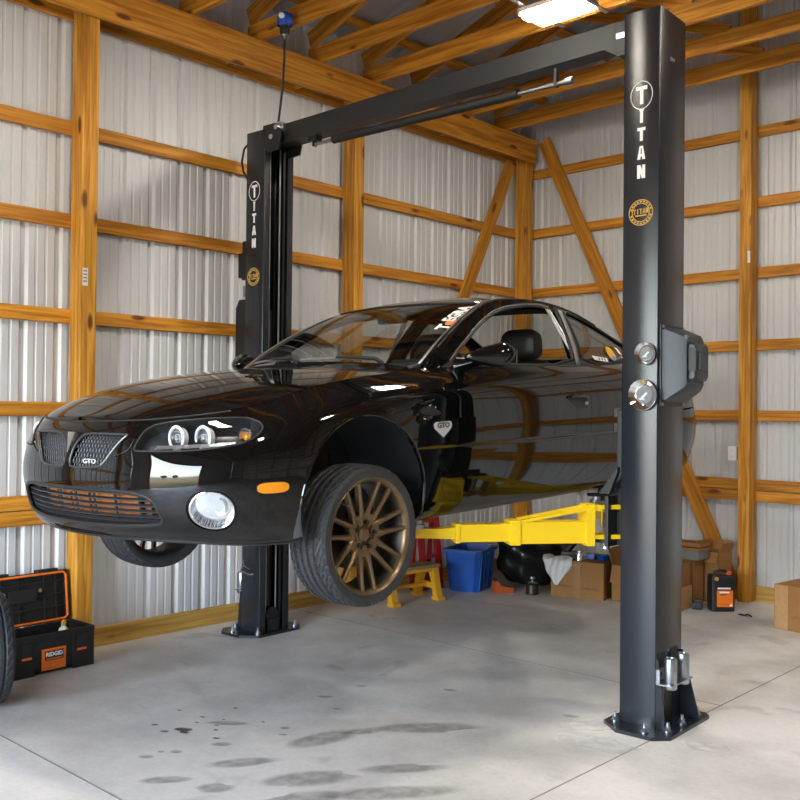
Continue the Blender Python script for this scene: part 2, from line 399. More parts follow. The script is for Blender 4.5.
# ================================================================== ROOM
XL=-5.813; YB=8.047; XR=5.9; YF=-3.2; ZE=4.345; SL=.345
def roofz(x): return ZE+.33+SL*min(x-XL,XR-x)
struct(MB().bb(XL-.2,XR+.2,YF-.2,YB+.2,-.2,0).build('floor','concrete',smooth=0))
FLOOR=bpy.data.objects['floor']
def clad(name,a,b,axis,pos,inward,zt,m='clad',z0=0.,holes=None):
    "ribbed sheet: axis 'Y' runs along Y at x=pos, axis 'X' along X at y=pos; ribs stand outwards"
    prof=[(0,0),(.018,.019),(.042,.019),(.060,0),(.098,0),(.103,.004),(.115,.004),(.120,0),(.163,0),(.168,.004),(.180,.004),(.185,0)]
    V=[];F=[];P=[]
    t=a
    while t<b:
        for u,d in prof:
            if t+u<b: P.append((t+u,d))
        t+=.2286
    P.append((b,0))
    for u,d in P:
        off=pos-inward*d
        for z in (z0,zt(u)):
            V.append((off,u,z) if axis=='Y' else (u,off,z))
    for i in range(len(P)-1): F.append([2*i,2*i+2,2*i+3,2*i+1])
    me=bpy.data.meshes.new(name); me.from_pydata(V,[],F)
    o=link_mesh(name,me,m); struct(o)
    sm=o.modifiers.new('gauge','SOLIDIFY'); sm.thickness=.003; sm.offset=0
    return o
clad('wall_left',YF,YB+.04,'Y',XL-.040,1,lambda u:ZE+.375)
clad('wall_back',XL-.04,XR+.04,'X',YB+.040,-1,lambda u:roofz(u)+.055)
clad('wall_right',YF,YB+.04,'Y',XR+.040,-1,lambda u:ZE+.375)
DX0,DX1,DZ=-4.65,-.45,3.15
wf=empty('wall_front'); struct(wf)
for (a,b,z0,nm) in ((XL-.04,DX0,0,'cladding'),(DX1,XR+.04,0,'cladding'),(DX0,DX1,DZ,'cladding')):
    o=clad(nm,a,b,'X',YF-.02,1,lambda u:roofz(u)-.03,z0=z0); o.parent=wf
dj=MB(); dj.bb(DX0-.14,DX0,YF-.03,YF+.11,0,DZ+.14); dj.bb(DX1,DX1+.14,YF-.03,YF+.11,0,DZ+.14); dj.bb(DX0,DX1,YF-.03,YF+.11,DZ,DZ+.14)
struct(dj.build('door_1','wood',smooth=0))
# roof
def roof(name,x0,x1):
    prof=[(0,0),(.018,.019),(.042,.019),(.060,0)]
    V=[];F=[];t=YF-.1;P=[]
    while t<YB+.1:
        P+=[(t+u,d) for u,d in prof]; t+=.2286
    for y,d in P:
        for x in (x0,x1): V.append((x,y,roofz(x)+d+.04))
    for i in range(len(P)-1): F.append([2*i,2*i+2,2*i+3,2*i+1])
    return V,F
rb=MB(); xm=(XL+XR)/2
rb.add(*roof('l',XL-.1,xm)); rb.add(*roof('r',xm,XR+.1))
o=rb.build('ceiling','roof',smooth=0,fix=False); struct(o); sm=o.modifiers.new('gauge','SOLIDIFY'); sm.thickness=.004
# skirt boards
def skirt(name,p0,p1,side): o=board(name,p0,p1,.038,.125,(0,0,1),'treated'); struct(o)
skirt('baseboard_left',(XL-.019,YF,.0625),(XL-.019,YB,.0625),0)
skirt('baseboard_back',(XL,YB+.019,.0625),(XR,YB+.019,.0625),0)
skirt('baseboard_right',(XR+.019,YF,.0625),(XR+.019,YB,.0625),0)
# girts
GZ=[('double upper board of the waist-high pair',.985),('double lower board of the waist-high pair',.888),('first',1.576),('second',2.18),('third',2.80),('fourth',3.405)]
names={.985:'upper board of the doubled waist-high girt',.888:'lower board of the doubled waist-high girt',1.576:'pine girt just above the waist-high pair',2.18:'pine girt level with the roof of the car',2.80:'second highest pine girt',3.405:'highest pine girt'}
for z in (.985,.888,1.576,2.18,2.80,3.405):
    b=.038
    tag(board('wall_girt',(XL-.019,YF+.01,z),(XL-.019,YB-.02,z),b,.091,(0,0,1)),names[z]+' along the left wall','board','girts of the left wall')
for z in (.985,.888,1.576,2.18,2.80,3.405,4.01):
    lab=names.get(z,'topmost pine girt, right under the roof trusses,')
    lab={2.80:'third highest pine girt',3.405:'second highest pine girt'}.get(z,lab)
    tag(board('wall_girt',(XL+.0,YB+.019,z),(XR,YB+.019,z),.038,.091,(0,0,1)),lab+' along the back wall','board','girts of the back wall')
for z in (.985,1.576,2.18,2.80,3.405):
    tag(board('wall_girt',(XR+.019,YF+.01,z),(XR+.019,YB-.02,z),.038,.091,(0,0,1)),names[z].replace('upper board of the doubled waist-high girt','waist-high pine girt')+' along the right wall','board','girts of the right wall')
# posts
lp=[(7.96,'pine corner post where left and back walls meet'),(5.545,'pine post on left wall behind the car windscreen'),(3.12,'pine post on left wall beside the open tool box'),(.72,'pine post on left wall nearer the camera than the tool box'),(-1.70,'pine post on left wall nearest the open door')]
for y,l in lp:
    o=tag(board('wall_post',(XL+.07,y,0),(XL+.07,y,ZE),.112,.14,(1,0,0),'post'),l,'post','posts of the left wall')
    if y==3.12: POST_TB=o
for y,l in ((6.2,'farthest'),(3.8,'second farthest'),(1.4,'third farthest'),(-1.0,'nearest')):
    tag(board('wall_post',(XR-.07,y,0),(XR-.07,y,ZE),.112,.14,(1,0,0),'post'),l+' pine post on the right wall','post','posts of the right wall')
for x,l in ((-3.41,'pine post on back wall beside the black oil jug'),(-.99,'second pine post from the corner on the back wall'),(1.43,'third pine post from the corner on the back wall'),(3.85,'fourth pine post from the corner on the back wall')):
    o=tag(board('wall_post',(x,YB-.07,0),(x,YB-.07,roofz(x)-.02),.14,.10,(1,0,0),'post'),l,'post','posts of the back wall')
    if x==-3.41: POST_BW=o
# headers
tag(board('roof_header',(XL+.16,YF+.02,4.228),(XL+.16,8.02,4.228),.038,.235,(0,0,1)),'deep pine header beam on inner face of left posts, carrying the trusses','beam')
tag(board('roof_header',(XL-.019,YF+.02,4.228),(XL-.019,8.02,4.228),.038,.235,(0,0,1)),'outer pine header board against left wall steel, above the girts','beam')
tag(board('roof_header',(XR-.16,YF+.02,4.228),(XR-.16,8.02,4.228),.038,.235,(0,0,1)),'pine header beam on inner face of right posts','beam')
bx=0
for y,l in ((4.3,'nearest the lift'),(4.95,'between lift and second post'),(6.7,'between second post and corner'),(2.4,'left of the first post')):
    o=MB().bb(-.0703,.0703,-.019,.019,-.06,.06).build('spacer_block','wood',loc=(XL+.0705,y,4.2),smooth=0)
    tag(o,'small pine spacer block between the left header boards, '+l,'board','spacer blocks')
# corner braces
tag(board('corner_brace',(XL+.019,7.80,4.10),(XL+.019,5.69,.0),.036,.135,(0,1,0)),'diagonal pine brace on the left wall running down from the corner','brace')
tag(board('corner_brace',(-5.55,YB-.019,4.33),(-3.50,YB-.019,.0),.036,.135,(1,0,0)),'diagonal pine brace on the back wall from corner to oil jug','brace')
# trusses
def make_truss(y):
    r=empty('roof_truss',(0,y,0))
    board('bottom_chord',(XL+.02,0,ZE+.07),(XR-.02,0,ZE+.07),.038,.14,(0,0,1),parent=r)
    for sx in (0,1):
        xs=[XL+.02,xm] if sx==0 else [XR-.02,xm]
        board('top_chord',(xs[0],0,ZE+.21),(xs[1],0,ZE+.21+SL*(xm-XL-.02)),.038,.14,(0,0,1),parent=r)
    zt=lambda x:ZE+.16+SL*min(x-XL,XR-x)
    for (xa,xb) in ((XL+1.35,XL+2.7),(XL+4.2,XL+2.7),(XL+4.2,xm),(XR-1.35,XR-2.7),(XR-4.2,XR-2.7),(XR-4.2,xm)):
        board('web',(xb,0,ZE+.12) if 0 else (xa,0,zt(xa)) if xa in (XL+1.35,XR-1.35) else (xa,0,ZE+.13),(xb,0,ZE+.13) if xa in (XL+1.35,XR-1.35) else (xb,0,zt(xb)),.036,.089,(0,1,0) if 0 else (.0,0,1),parent=r)
    return r
tr0=make_truss(7.53)
ordn=['nearest to the back wall','second from the back wall','third from the back wall','fourth from the back wall, beyond the ceiling light','fifth from the back wall, near side of the ceiling light','sixth from the back wall, just behind the overhead beam','seventh from the back wall, just ahead of the overhead beam']
ty=[7.53,6.92,6.31,5.70,5.09,4.48,3.87,3.26,2.65,2.04,1.43,.82,.21,-.40,-1.01,-1.62,-2.23,-2.84]
words=['eighth','ninth','tenth','eleventh','twelfth','thirteenth','fourteenth','fifteenth','sixteenth','seventeenth','eighteenth']
for i,y in enumerate(ty):
    t=tr0 if i==0 else copy_tree(tr0); t.location=(0,y,0)
    tag(t,'pine roof truss, '+(ordn[i] if i<len(ordn) else words[i-7]+' from the back wall, towards the open door'),'truss','roof trusses')
# purlins on the trusses (both slopes)
pn=['lowest','second lowest','third lowest','fourth lowest','middle','fifth','fourth','third highest','second highest','highest']
pw=['lowest','second','third','fourth','fifth','sixth','seventh','eighth']
for sx in (0,1):
    for k in range(8):
        d=.25+k*.76; x=XL+d if sx==0 else XR-d
        tag(board('roof_purlin',(x,YF,ZE+.30+SL*d),(x,YB-.01,ZE+.30+SL*d),.036,.089,(1,0,SL if sx==0 else -SL)),'flat pine purlin, '+pw[k]+' from the eave on the '+('left' if sx==0 else 'right')+' roof slope','board','roof purlins')
# floor joints
jm=mat('saw cut joint',(.20,.20,.195),.7)
for nm,a in (('x',(XL,-2.275,5.02,5.026)),('x2',(XL,XR,2.08,2.086)),('y',(-2.29,-2.284,YF,YB)),):
    o=MB().bb(a[0],a[1],a[2],a[3],0,.0012).build('control_joint',jm,FLOOR,smooth=0)
# oil stains, spills and pale patches on the slab
def stain_mat(name,c,a,soft=.2):
    m,nt,b=new_mat(name); N=nt.nodes.new;L=nt.links.new
    b.inputs['Base Color'].default_value=(*c,1); b.inputs['Roughness'].default_value=.45
    tc=N('ShaderNodeTexCoord'); n=N('ShaderNodeTexNoise'); n.inputs['Scale'].default_value=14; n.inputs['Detail'].default_value=5; L(tc.outputs['Object'],n.inputs['Vector'])
    mr=N('ShaderNodeMapRange'); mr.inputs['From Min'].default_value=.35; mr.inputs['From Max'].default_value=.6; mr.inputs['To Min'].default_value=a*.55; mr.inputs['To Max'].default_value=a; L(n.outputs['Fac'],mr.inputs['Value']); 
    sb=N('ShaderNodeVectorMath'); sb.operation='SUBTRACT'; sb.inputs[1].default_value=(.5,.5,0); L(tc.outputs['Generated'],sb.inputs[0])
    sp=N('ShaderNodeSeparateXYZ'); L(sb.outputs[0],sp.inputs[0]); cb=N('ShaderNodeCombineXYZ'); L(sp.outputs[0],cb.inputs[0]); L(sp.outputs[1],cb.inputs[1])
    ln=N('ShaderNodeVectorMath'); ln.operation='LENGTH'; L(cb.outputs[0],ln.inputs[0])
    fd=N('ShaderNodeMapRange'); fd.interpolation_type='SMOOTHSTEP'; fd.inputs['From Min'].default_value=soft; fd.inputs['From Max'].default_value=.47; fd.inputs['To Min'].default_value=1; fd.inputs['To Max'].default_value=0; L(ln.outputs['Value'],fd.inputs['Value'])
    mu=N('ShaderNodeMath'); mu.operation='MULTIPLY'; L(mr.outputs[0],mu.inputs[0]); L(fd.outputs[0],mu.inputs[1]); L(mu.outputs[0],b.inputs['Alpha'])
    return m
SM=[stain_mat('dried oil',(.10,.065,.03),.9,.42),stain_mat('damp concrete',(.27,.265,.255),.45,.25),stain_mat('pale floor patch',(.82,.81,.80),.7)]
def stain(x,y,rx,ry,ang,k,wob=.25):
    n=28; ph=[random.uniform(0,6.28) for _ in range(4)]
    pts=[]
    for i in range(n):
        a=2*math.pi*i/n; rr=1+wob*(.5*math.sin(2*a+ph[0])+.35*math.sin(3*a+ph[1])+.25*math.sin(5*a+ph[2])+.15*math.sin(9*a+ph[3]))
        px=rx*rr*math.cos(a); py=ry*rr*math.sin(a)
        pts.append((px,py,0))
    MB().add(pts,[list(range(n))]).build(['oil_stain','damp_stain','pale_patch'][k],SM[k],FLOOR,smooth=0,fix=False,loc=(x,y,.0008+.0002*k),rot=(0,0,ang))
for a in ((-4.02,2.75,.045,.03,.6),(-3.98,2.73,.03,.02,.4),(-4.18,2.69,.018,.011,.5),(-4.06,2.67,.022,.013,.8),(-3.90,2.86,.014,.009,.5),(-3.80,2.79,.02,.012,.5),(-4.29,2.91,.014,.009,.4),(-4.11,2.93,.016,.011,.4),(-4.11,3.14,.016,.009,.4),(-3.83,3.10,.011,.008,.5),(-4.06,2.86,.012,.008,.5),(-3.95,2.90,.012,.008,.5),(-4.0,2.98,.01,.007,.5),(-3.17,7.38,.03,.02,.3)): stain(*a,0,.3)
for a in ((-3.82,2.42,.04,.025,.7),(-3.78,2.55,.04,.022,.7),(-3.83,2.50,.022,.014,.7),(-3.71,2.76,.06,.03,.8),(-3.68,3.12,.035,.02,.7),(-3.61,3.05,.028,.018,.7),(-3.93,3.61,.055,.028,.7),(-3.72,3.51,.03,.014,.7),(-3.93,3.90,.04,.016,.7),(-3.43,3.16,.28,.085,1.36),(-3.36,3.38,.12,.06,1.1),(-3.47,2.66,.17,.075,1.0),(-3.30,2.42,.10,.06,.9),(-3.52,2.33,.12,.05,.9),(-3.10,2.76,.24,.10,1.0),(-2.95,2.62,.20,.08,1.0),(-2.9,3.12,.22,.07,.9),(-3.2,3.6,.30,.10,.8),(-2.75,2.9,.3,.1,.9),(-3.95,2.95,.12,.04,.7),(-3.52,4.2,.05,.02,.6),(-2.77,4.29,.05,.03,.5)): stain(*a,1,.35)
for a in ((-2.45,4.02,.25,.12,.3),(-2.05,4.35,.12,.10,.3),(-2.62,4.22,.20,.10,.6)): stain(*a,2,.4)  # pale patches round the foot of the front column
# ================================================================== LIFT
LR=R(2.42)
LIFT=empty('two_post_lift',(-3.9165,4.3095,0),(0,0,LR))
tag(LIFT,'charcoal two post car lift with yellow arms holding up the black coupe','lift')
def letter(ch,w,h,t):
    "block capitals as polygons in a w x h box centred on the origin"
    a=-w/2;b=w/2;c=-h/2;d=h/2
    if ch=='T': return [[(a,d),(a,d-t),(-t/2,d-t),(-t/2,c),(t/2,c),(t/2,d-t),(b,d-t),(b,d)]]
    if ch=='I': return [[(-t*.8,d),(-t*.8,d-t*.35),(-t/2,d-t*.5),(-t/2,c),(t/2,c),(t/2,d-t*.5),(t*.8,d-t*.35),(t*.8,d)]]
    if ch=='A': 
        k=c+h*.22
        return [[(a,c),(a+t*1.05,c),(-t*.16,d-t*.7),(0,d-t*.9),(0,d),(-t*.55,d)],[(b,c),(b-t*1.05,c),(t*.16,d-t*.7),(0,d-t*.9),(0,d),(t*.55,d)],[(-w*.27,k),(w*.27,k),(w*.2,k+t*.8),(-w*.2,k+t*.8)]]
    if ch=='N': return [[(a,c),(a+t,c),(a+t,d),(a,d)],[(b-t,c),(b,c),(b,d),(b-t,d)],[(a,d),(a+t*1.1,d),(b,c),(b-t*1.1,c)]]
def logo(col_,x,y,zs,s,mw='white',zc=2.607,parent=None):
    "vertical maker lettering on the column face, facing -y"
    zc0=zs[0][1]
    for ch,z in zs:
        big=ch=='T0'; m=MB()
        for k,p in enumerate(letter(ch[0],.058*s if big else .042*s,.088*s if big else .066*s,.018*s if big else .0155*s)): m.prism([(x+q[0],z+q[1]) for q in p],y-.0012-.0002*k,y)
        m.build('white_letter',mw,col_,smooth=0)
    m=MB(); m.tube([(x+.057*s*math.cos(a),y-.001,zc0+.068*s*math.sin(a)) for a in np.linspace(0,2*math.pi,40)[:-1]],.0022*s,6,True)
    m.build('lettering_ring',mw,col_,smooth=0)
    g=MB()
    for r in (.062,.045): g.tube([(x+r*s*math.cos(a),y-.001,zc+r*s*math.sin(a)) for a in np.linspace(0,2*math.pi,40)[:-1]],.0025*s,6,True)
    for k in range(20):
        a=2*math.pi*k/20
        if k not in (0,10): g.box((x+.0535*s*math.cos(a),y-.0008,zc+.0535*s*math.sin(a)),(.010*s,.0012,.007*s),Matrix.Rotation(-a+math.pi/2,3,'Y'))
    for i,ch in enumerate('TITAN'):
        for k,p in enumerate(letter(ch,.0135*s,.026*s,.0045*s)): g.prism([(x+(i-2)*.0165*s+q[0],zc+.006*s+q[1]+(i-2)*.001*s) for q in p],y-.0012-.0002*k,y)
    g.bb(x-.03*s,x+.03*s,y-.001,y,zc-.018*s,zc-.012*s)
    g.build('gold_emblem','gold',col_,smooth=0)
def make_column(front):
    s=1 if front else -1
    D=.30 if front else .28; W=.20 if front else .195; H=3.64 if front else 3.565
    xo=1.588; xi=xo-W
    r=empty('column',(0,0,0),parent=LIFT)
    m=MB()
    t=.008
    X=lambda a,b:(min(s*a,s*b),max(s*a,s*b))
    def bb(mm,x0,x1,y0,y1,z0,z1,bev=0): a,b=X(x0,x1); mm.bb(a,b,y0,y1,z0,z1,bev)
    # folded C channel with rounded corners, drawn as one profile
    prof=[(xi,0.055),(xi,.006),(xi+.002,.002),(xi+.006,0),(xo-.006,0),(xo-.002,.002),(xo,.006),(xo,D-.006),(xo-.002,D-.002),(xo-.006,D),(xi+.006,D),(xi+.002,D-.002),(xi,D-.006),(xi,D-.055),
          (xi+t,D-.055),(xi+t,D-.015),(xi+.014,D-t),(xo-.016,D-t),(xo-t,D-.016),(xo-t,.016),(xo-.016,t),(xi+.014,t),(xi+t,.015),(xi+t,.055)]
    m.prism([(s*a,b) for a,b in prof],.016,H,'XY')
    o=m.build('channel','lift',r,smooth=40)
    # top cap
    c=MB(); bb(c,xi+.004,xo-.004,.004,D-.004,H-.012,H-.001); c.build('top_cap','lift',r,smooth=0)
    # base plate with clipped corners
    px0,px1,py0,py1=xi-.06,xo+.115,-.14,D+.12
    k=.07
    pl=[(px0+k*1.6,py0),(px1-k,py0),(px1,py0+k),(px1,py1-k*.5),(px1-k*.5,py1),(px0+k,py1),(px0,py1-k),(px0,py0+k*1.3)]
    b=MB(); b.prism([(s*a,q) for a,q in pl],0.0,.018,'XY'); bp=b.build('base_plate','lift',r,smooth=0)
    for (a,q) in ((px0+.05,py0+.12),(px1-.13,py0+.05),(px1-.05,py0+.14),(px1-.05,D*.55),(px1-.05,py1-.07),(px0+.06,py1-.06)):
        a*=s; n=MB(); n.cyl((a,q,.018),(a,q,.024),.022,n=14); n.cyl((a,q,.024),(a,q,.042),.0155,n=6); n.cyl((a,q,.042),(a,q,.062),.008,n=10); n.build('anchor_bolt','zinc',r,smooth=30)
    for y0,gw in ((.004,.045),(D-.014,.10)):
        g=MB(); g.prism([(s*(xo-.002),.018),(s*(xo+gw),.018),(s*(xo+gw),.035),(s*(xo+.01),.36),(s*(xo-.002),.36)],y0,y0+.010,'XZ'); g.build('gusset','lift',r,smooth=0)
    # inside the channel: slide rails, hydraulic ram and cables
    q=MB()
    for y0 in (.062,D-.074): bb(q,xi+.02,xi+.032,y0,y0+.012,.02,H-.12)
    q.build('slide_rail','darkmetal',r,smooth=0)
    q=MB(); q.cyl((s*(xi+.10),D*.5,.02),(s*(xi+.10),D*.5,1.9),.04,n=20); q.cyl((s*(xi+.10),D*.5,1.9),(s*(xi+.10),D*.5,2.3),.025); q.build('hydraulic_ram','liftdark',r)
    for yy in (.085,D-.10):
        q=MB(); q.cyl((s*(xi+.035),yy,.10),(s*(xi+.035),yy,H-.1),.006,n=8); q.build('lifting_cable','steel',r)
    q=MB(); q.cyl((s*(xi+.02),D*.5,.12),(s*(xi+.06),D*.5,.12),.06,n=24); bb(q,xi+.005,xi+.075,D*.5-.05,D*.5+.05,.018,.10); q.build('cable_pulley','liftdark',r)
    return r,xi,xo,D
FC,xi,xo,D=make_column(True)
BC,bxi,bxo,BD=make_column(False)
logo(FC,1.489,0,[('T0',3.205),('I',3.098),('T',3.006),('A',2.912),('N',2.815)],1.04,zc=2.607)
logo(BC,-1.497,0,[('T0',3.140),('I',3.032),('T',2.948),('A',2.86),('N',2.77)],1.0,zc=2.53)
# slot in the foot of the front column
sl=MB(); sl.prism([(.10,.02)]+[(.14+.04*math.cos(a),.15+.045*math.sin(a)) for a in np.linspace(math.pi,0,13)]+[(.18,.02)],xo-.0005,xo+.0012,'YZ'); sl.build('foot_slot','liftdark',FC,smooth=0)
bt=MB(); bt.cyl((xo-.002,.12,3.40),(xo+.008,.12,3.40),.011,n=6);  bt.cyl((xo-.002,.15,3.402),(xo+.006,.15,3.402),.009,n=10); bt.build('cap_screw','zinc',FC)
# overhead beam
bm_=MB(); bm_.prism([(-1.40,3.45),(1.395,3.512),(1.395,3.638),(-1.40,3.582)],.05,.17,'XZ'); OB=bm_.build('overhead_beam','liftmatte',LIFT,smooth=30)
g=MB(); g.prism([(1.24,3.512),(1.38,3.515),(1.38,3.455),(1.33,3.455)],.044,.050,'XZ'); g.bb(1.31,1.388,.042,.178,3.47,3.635,.004); g.build('beam_bracket','liftmatte',OB,smooth=0)
g=MB(); g.bb(1.322,1.368,.0385,.0425,3.545,3.572); g.build('sight_window','zinc',OB,smooth=0)
g=MB(); g.bb(-1.44,-1.30,.02,.22,3.46,3.60,.008); g.prism([(-1.395,3.59),(-1.29,3.59),(-1.22,3.51),(-1.25,3.40),(-1.36,3.39),(-1.395,3.44)],.0,.012,'XZ'); g.prism([(-1.395,3.59),(-1.29,3.59),(-1.22,3.51),(-1.25,3.40),(-1.36,3.39),(-1.395,3.44)],.20,.212,'XZ'); g.build('pulley_bracket','liftdark',OB,smooth=0)
for x,z in ((-1.33,3.50),(-1.28,3.56)):
    g=MB(); g.cyl((x,.03,z),(x,.19,z),.045,n=20); g.cyl((x,-.004,z),(x,.03,z),.018,n=12); g.build('cable_sheave','steel',OB)
# padded shut-off bar
g=MB(); g.cyl((-1.0,.09,3.405),(1.02,.09,3.405),.0125,n=14); g.cyl((.99,.09,3.405),(1.035,.09,3.405),.02,n=12); SB_=g.build('shutoff_bar','zinc',LIFT)
g=MB(); g.cyl((-.80,.09,3.405),(.68,.09,3.405),.028,n=18); g.build('foam_sleeve','rubber',SB_)
for x in (-.98,.93):
    g=MB(); g.bb(x-.008,x+.008,.075,.105,3.39,3.49); 
    if x<0: g.bb(x-.04,x+.04,.06,.12,3.425,3.478,.004)
    g.build('hanger','liftdark',SB_,smooth=0)
# power unit on the outer face of the front column
PU=empty('power_unit_cover',(0,0,0),parent=LIFT)
g=MB(); g.bb(xo,xo+.010,.012,.288,1.625,2.035,.003); g.build('flange','liftdark',PU,smooth=0)
def loft(m,rings):
    V=[];F=[];n=len(rings[0])
    for r_ in rings: V+=r_
    for i in range(len(rings)-1):
        for k in range(n): F.append([i*n+k,i*n+(k+1)%n,(i+1)*n+(k+1)%n,(i+1)*n+k])
    F+=[list(range(n)),list(range((len(rings)-1)*n,len(rings)*n))]
    m.add(V,F)
def ring(x,y0,y1,z0,z1,c=.012): return [(x,y0+c,z0),(x,y1-c,z0),(x,y1,z0+c),(x,y1,z1-c),(x,y1-c,z1),(x,y0+c,z1),(x,y0,z1-c),(x,y0,z0+c)]
g=MB(); loft(g,[ring(xo+.008,.022,.278,1.645,2.02),ring(xo+.03,.022,.278,1.645,2.02),ring(xo+.115,.045,.262,1.70,1.985,.016),ring(xo+.128,.05,.258,1.715,1.97,.02)])
loft(g,[ring(xo+.11,.075,.245,1.74,1.95),ring(xo+.155,.08,.24,1.755,1.94),ring(xo+.162,.088,.232,1.765,1.93)])
loft(g,[ring(xo+.155,.11,.21,1.80,1.90,.006),ring(xo+.172,.115,.205,1.805,1.895,.006)])
g.build('cover','power',PU,smooth=25)
g=MB(); g.bb(xo+.10,xo+.168,.066,.073,1.80,1.915); g.build('vent_slot','liftdark',PU,smooth=0)
for y,z in ((.03,1.635),(.27,1.635),(.03,2.025),(.27,2.025)):
    g=MB(); g.cyl((xo+.01,y,z),(xo+.016,y,z),.008,n=10); g.build('screw','zinc',PU)
# adapter holders near the foot
AH=empty('adapter_holder',(0,0,0),parent=FC)
g=MB(); g.bb(xo,xo+.006,.0,.26,.25,.31); g.bb(xo,xo+.085,.0,.25,.235,.241); g.bb(xo,xo+.02,.0,.006,.235,.31); g.build('bracket','zinc',AH,smooth=0)
for y in (.055,.20):
    g=MB(); g.lathe([(.0,.212),(.03,.212),(.033,.218),(.033,.358),(.030,.365),(.024,.365),(.022,.345),(0,.34)],(xo+.052,y,0),n=24); g.build('lift_adapter','zinc',AH)
g=MB()
for y in (.03,.10): g.cyl((xo+.006,y,.285),(xo+.014,y,.285),.011,n=6)
g.build('bolt','darkmetal',AH)
for q in (.03,.17):
    g=MB(); g.bb(xo-.001,xo+.004,q,q+.07,.28,.385); g.build('rubber_pad','rubber',AH,smooth=0)
# holder and latch on the rear column, outer face
AB=empty('adapter_holder',(0,0,0),parent=BC)
g=MB(); g.bb(-bxo-.085,-bxo,.0,.25,.285,.291); g.bb(-bxo-.006,-bxo,0,.26,.30,.36); g.build('bracket','zinc',AB,smooth=0)
for y in (.045,.19):
    g=MB(); g.lathe([(.0,.262),(.03,.262),(.033,.268),(.033,.405),(.030,.412),(.024,.412),(.022,.395),(0,.39)],(-bxo-.052,y,0),n=24); g.build('lift_adapter','zinc',AB)
g=MB(); g.tube([(-bxo+.02,-.004,.47),(-bxo+.03,-.03,.44),(-bxo+.13,-.035,.425),(-bxo+.15,-.02,.43)],.006,8); g.tube([(-bxo+.03,-.02,.52),(-bxo+.06,-.03,.48),(-bxo+.12,-.03,.46)],.005,8); g.build('release_lever','zinc',BC)
RC=empty('safety_latch_cover',(0,0,0),parent=BC)
g=MB(); g.bb(-bxo-.115,-bxo,.03,.14,2.54,2.72,.006); g.bb(-bxo-.06,-bxo,.02,.06,2.52,2.80,.004); g.build('upper_cover','liftdark',RC,smooth=0)
g=MB(); g.bb(-bxo-.06,-bxo-.0,.03,.10,2.40,2.48,.004); g.tube([(-bxo-.05,.06,2.58),(-bxo-.045,.06,2.50),(-bxo-.03,.06,2.44)],.004,6); g.build('latch','zinc',RC,smooth=0)
g=MB(); g.prism([(-bxo,1.92),(-bxo-.135,1.92),(-bxo-.135,2.32),(-bxo-.10,2.38),(-bxo,2.38)],.03,.16,'XZ'); g.build('lower_cover','liftdark',RC,smooth=0)
g=MB(); g.tube([(-bxo+.02,.10,3.54),(-bxo-.04,.08,3.545),(-bxo-.11,.07,3.49),(-bxo-.135,.07,3.40),(-bxo-.115,.07,3.32),(-bxo-.05,.08,3.24),(-bxo+.002,.10,3.20)],.008,8); g.build('cable_loop','rubber',BC)
# carriages and arms
def make_arm(name,px,py,ex,ey,parent,zb=.915):
    a=math.atan2(ey-py,ex-px); L=math.hypot(ex-px,ey-py)
    r=empty(name,(px,py,0),(0,0,a),parent)
    g=MB(); g.bb(.09,L*.52,-.055,.055,zb,zb+.112,.006); g.bb(L*.475,L*.53,-.064,.064,zb-.006,zb+.119,.006); g.build('outer_tube','yellow',r,smooth=0)
    g=MB(); g.bb(L*.5,L*.80,-.045,.045,zb+.012,zb+.100,.005); g.bb(L*.785,L*.81,-.052,.052,zb+.007,zb+.105,.005); g.build('middle_tube','yellow',r,smooth=0)
    g=MB(); g.prism([(L*.78,zb+.026),(L+.05,zb+.035),(L+.05,zb+.085),(L*.9,zb+.078),(L*.78,zb+.088)],-.036,.036,'XZ'); g.build('inner_tube','yellow',r,smooth=0)
    g=MB(); g.prism([(.085,zb-.012),(.13,zb-.012),(.13,zb+.165),(.085,zb+.20)],-.07,.07,'XZ')
    for z in (zb+.175,zb+.022): g.prism([(-.055,z),(-.02,z),(.12,z),(.12,z+.022),(-.055,z+.022)],-.062,.062,'XZ')
    g.build('pivot_fork','yellow',r,smooth=0)
    g=MB()
    for y in (-.06,.052): g.prism([(.02,zb+.165),(.12,zb+.188),(L*.47,zb+.122),(L*.47,zb+.108),(.12,zb+.168)],y,y+.010,'XZ')
    g.build('stiffener','yellow',r,smooth=0)
    g=MB(); g.cyl((0,0,zb-.02),(0,0,zb+.22),.018,n=16); g.cyl((0,0,zb-.035),(0,0,zb-.02),.024,n=12); g.build('pivot_pin','chrome',r)
    g=MB(); g.cyl((L,0,zb+.078),(L,0,zb+.10),.045,n=20); g.cyl((L,0,zb+.10),(L,0,zb+.125),.028,n=16); 
    g.build('pad_stem','zinc',r)
    g=MB(); g.cyl((L,0,zb+.125),(L,0,zb+.140),.062,n=24); g.build('rubber_pad','rubber',r)
    return r
for s,xin,DD,nm in ((1,xi,D,'front'),(-1,bxi,BD,'back')):
    c=empty('carriage',(0,0,0),parent=LIFT)
    g=MB(); g.bb(*sorted((s*(xin-.055),s*(xin+.02))),.058,DD-.058,.90,1.60,.004); g.build('slide_block','liftdark',c,smooth=0)
    for y,k in ((.03,0),(DD-.03,1)):
        g=MB()
        for z in (.915,1.115): g.bb(*sorted((s*(xin-.13),s*(xin-.05))),y-.06,y+.06,z,z+.018,.002)
        g.bb(*sorted((s*(xin-.07),s*(xin-.05))),y-.07,y+.07,.90,1.16,.002)
        g.build('arm_bracket','liftdark',c,smooth=0)
    g=MB(); g.prism([(s*(xin-.11),1.17),(s*(xin-.05),1.17),(s*(xin-.004),1.285),(s*(xin-.004),1.31)],-.03,.0,'XZ'); g.build('arm_guard','liftdark',c,smooth=0)
make_arm('lift_arm',1.288,.032,.640,-.735,LIFT)
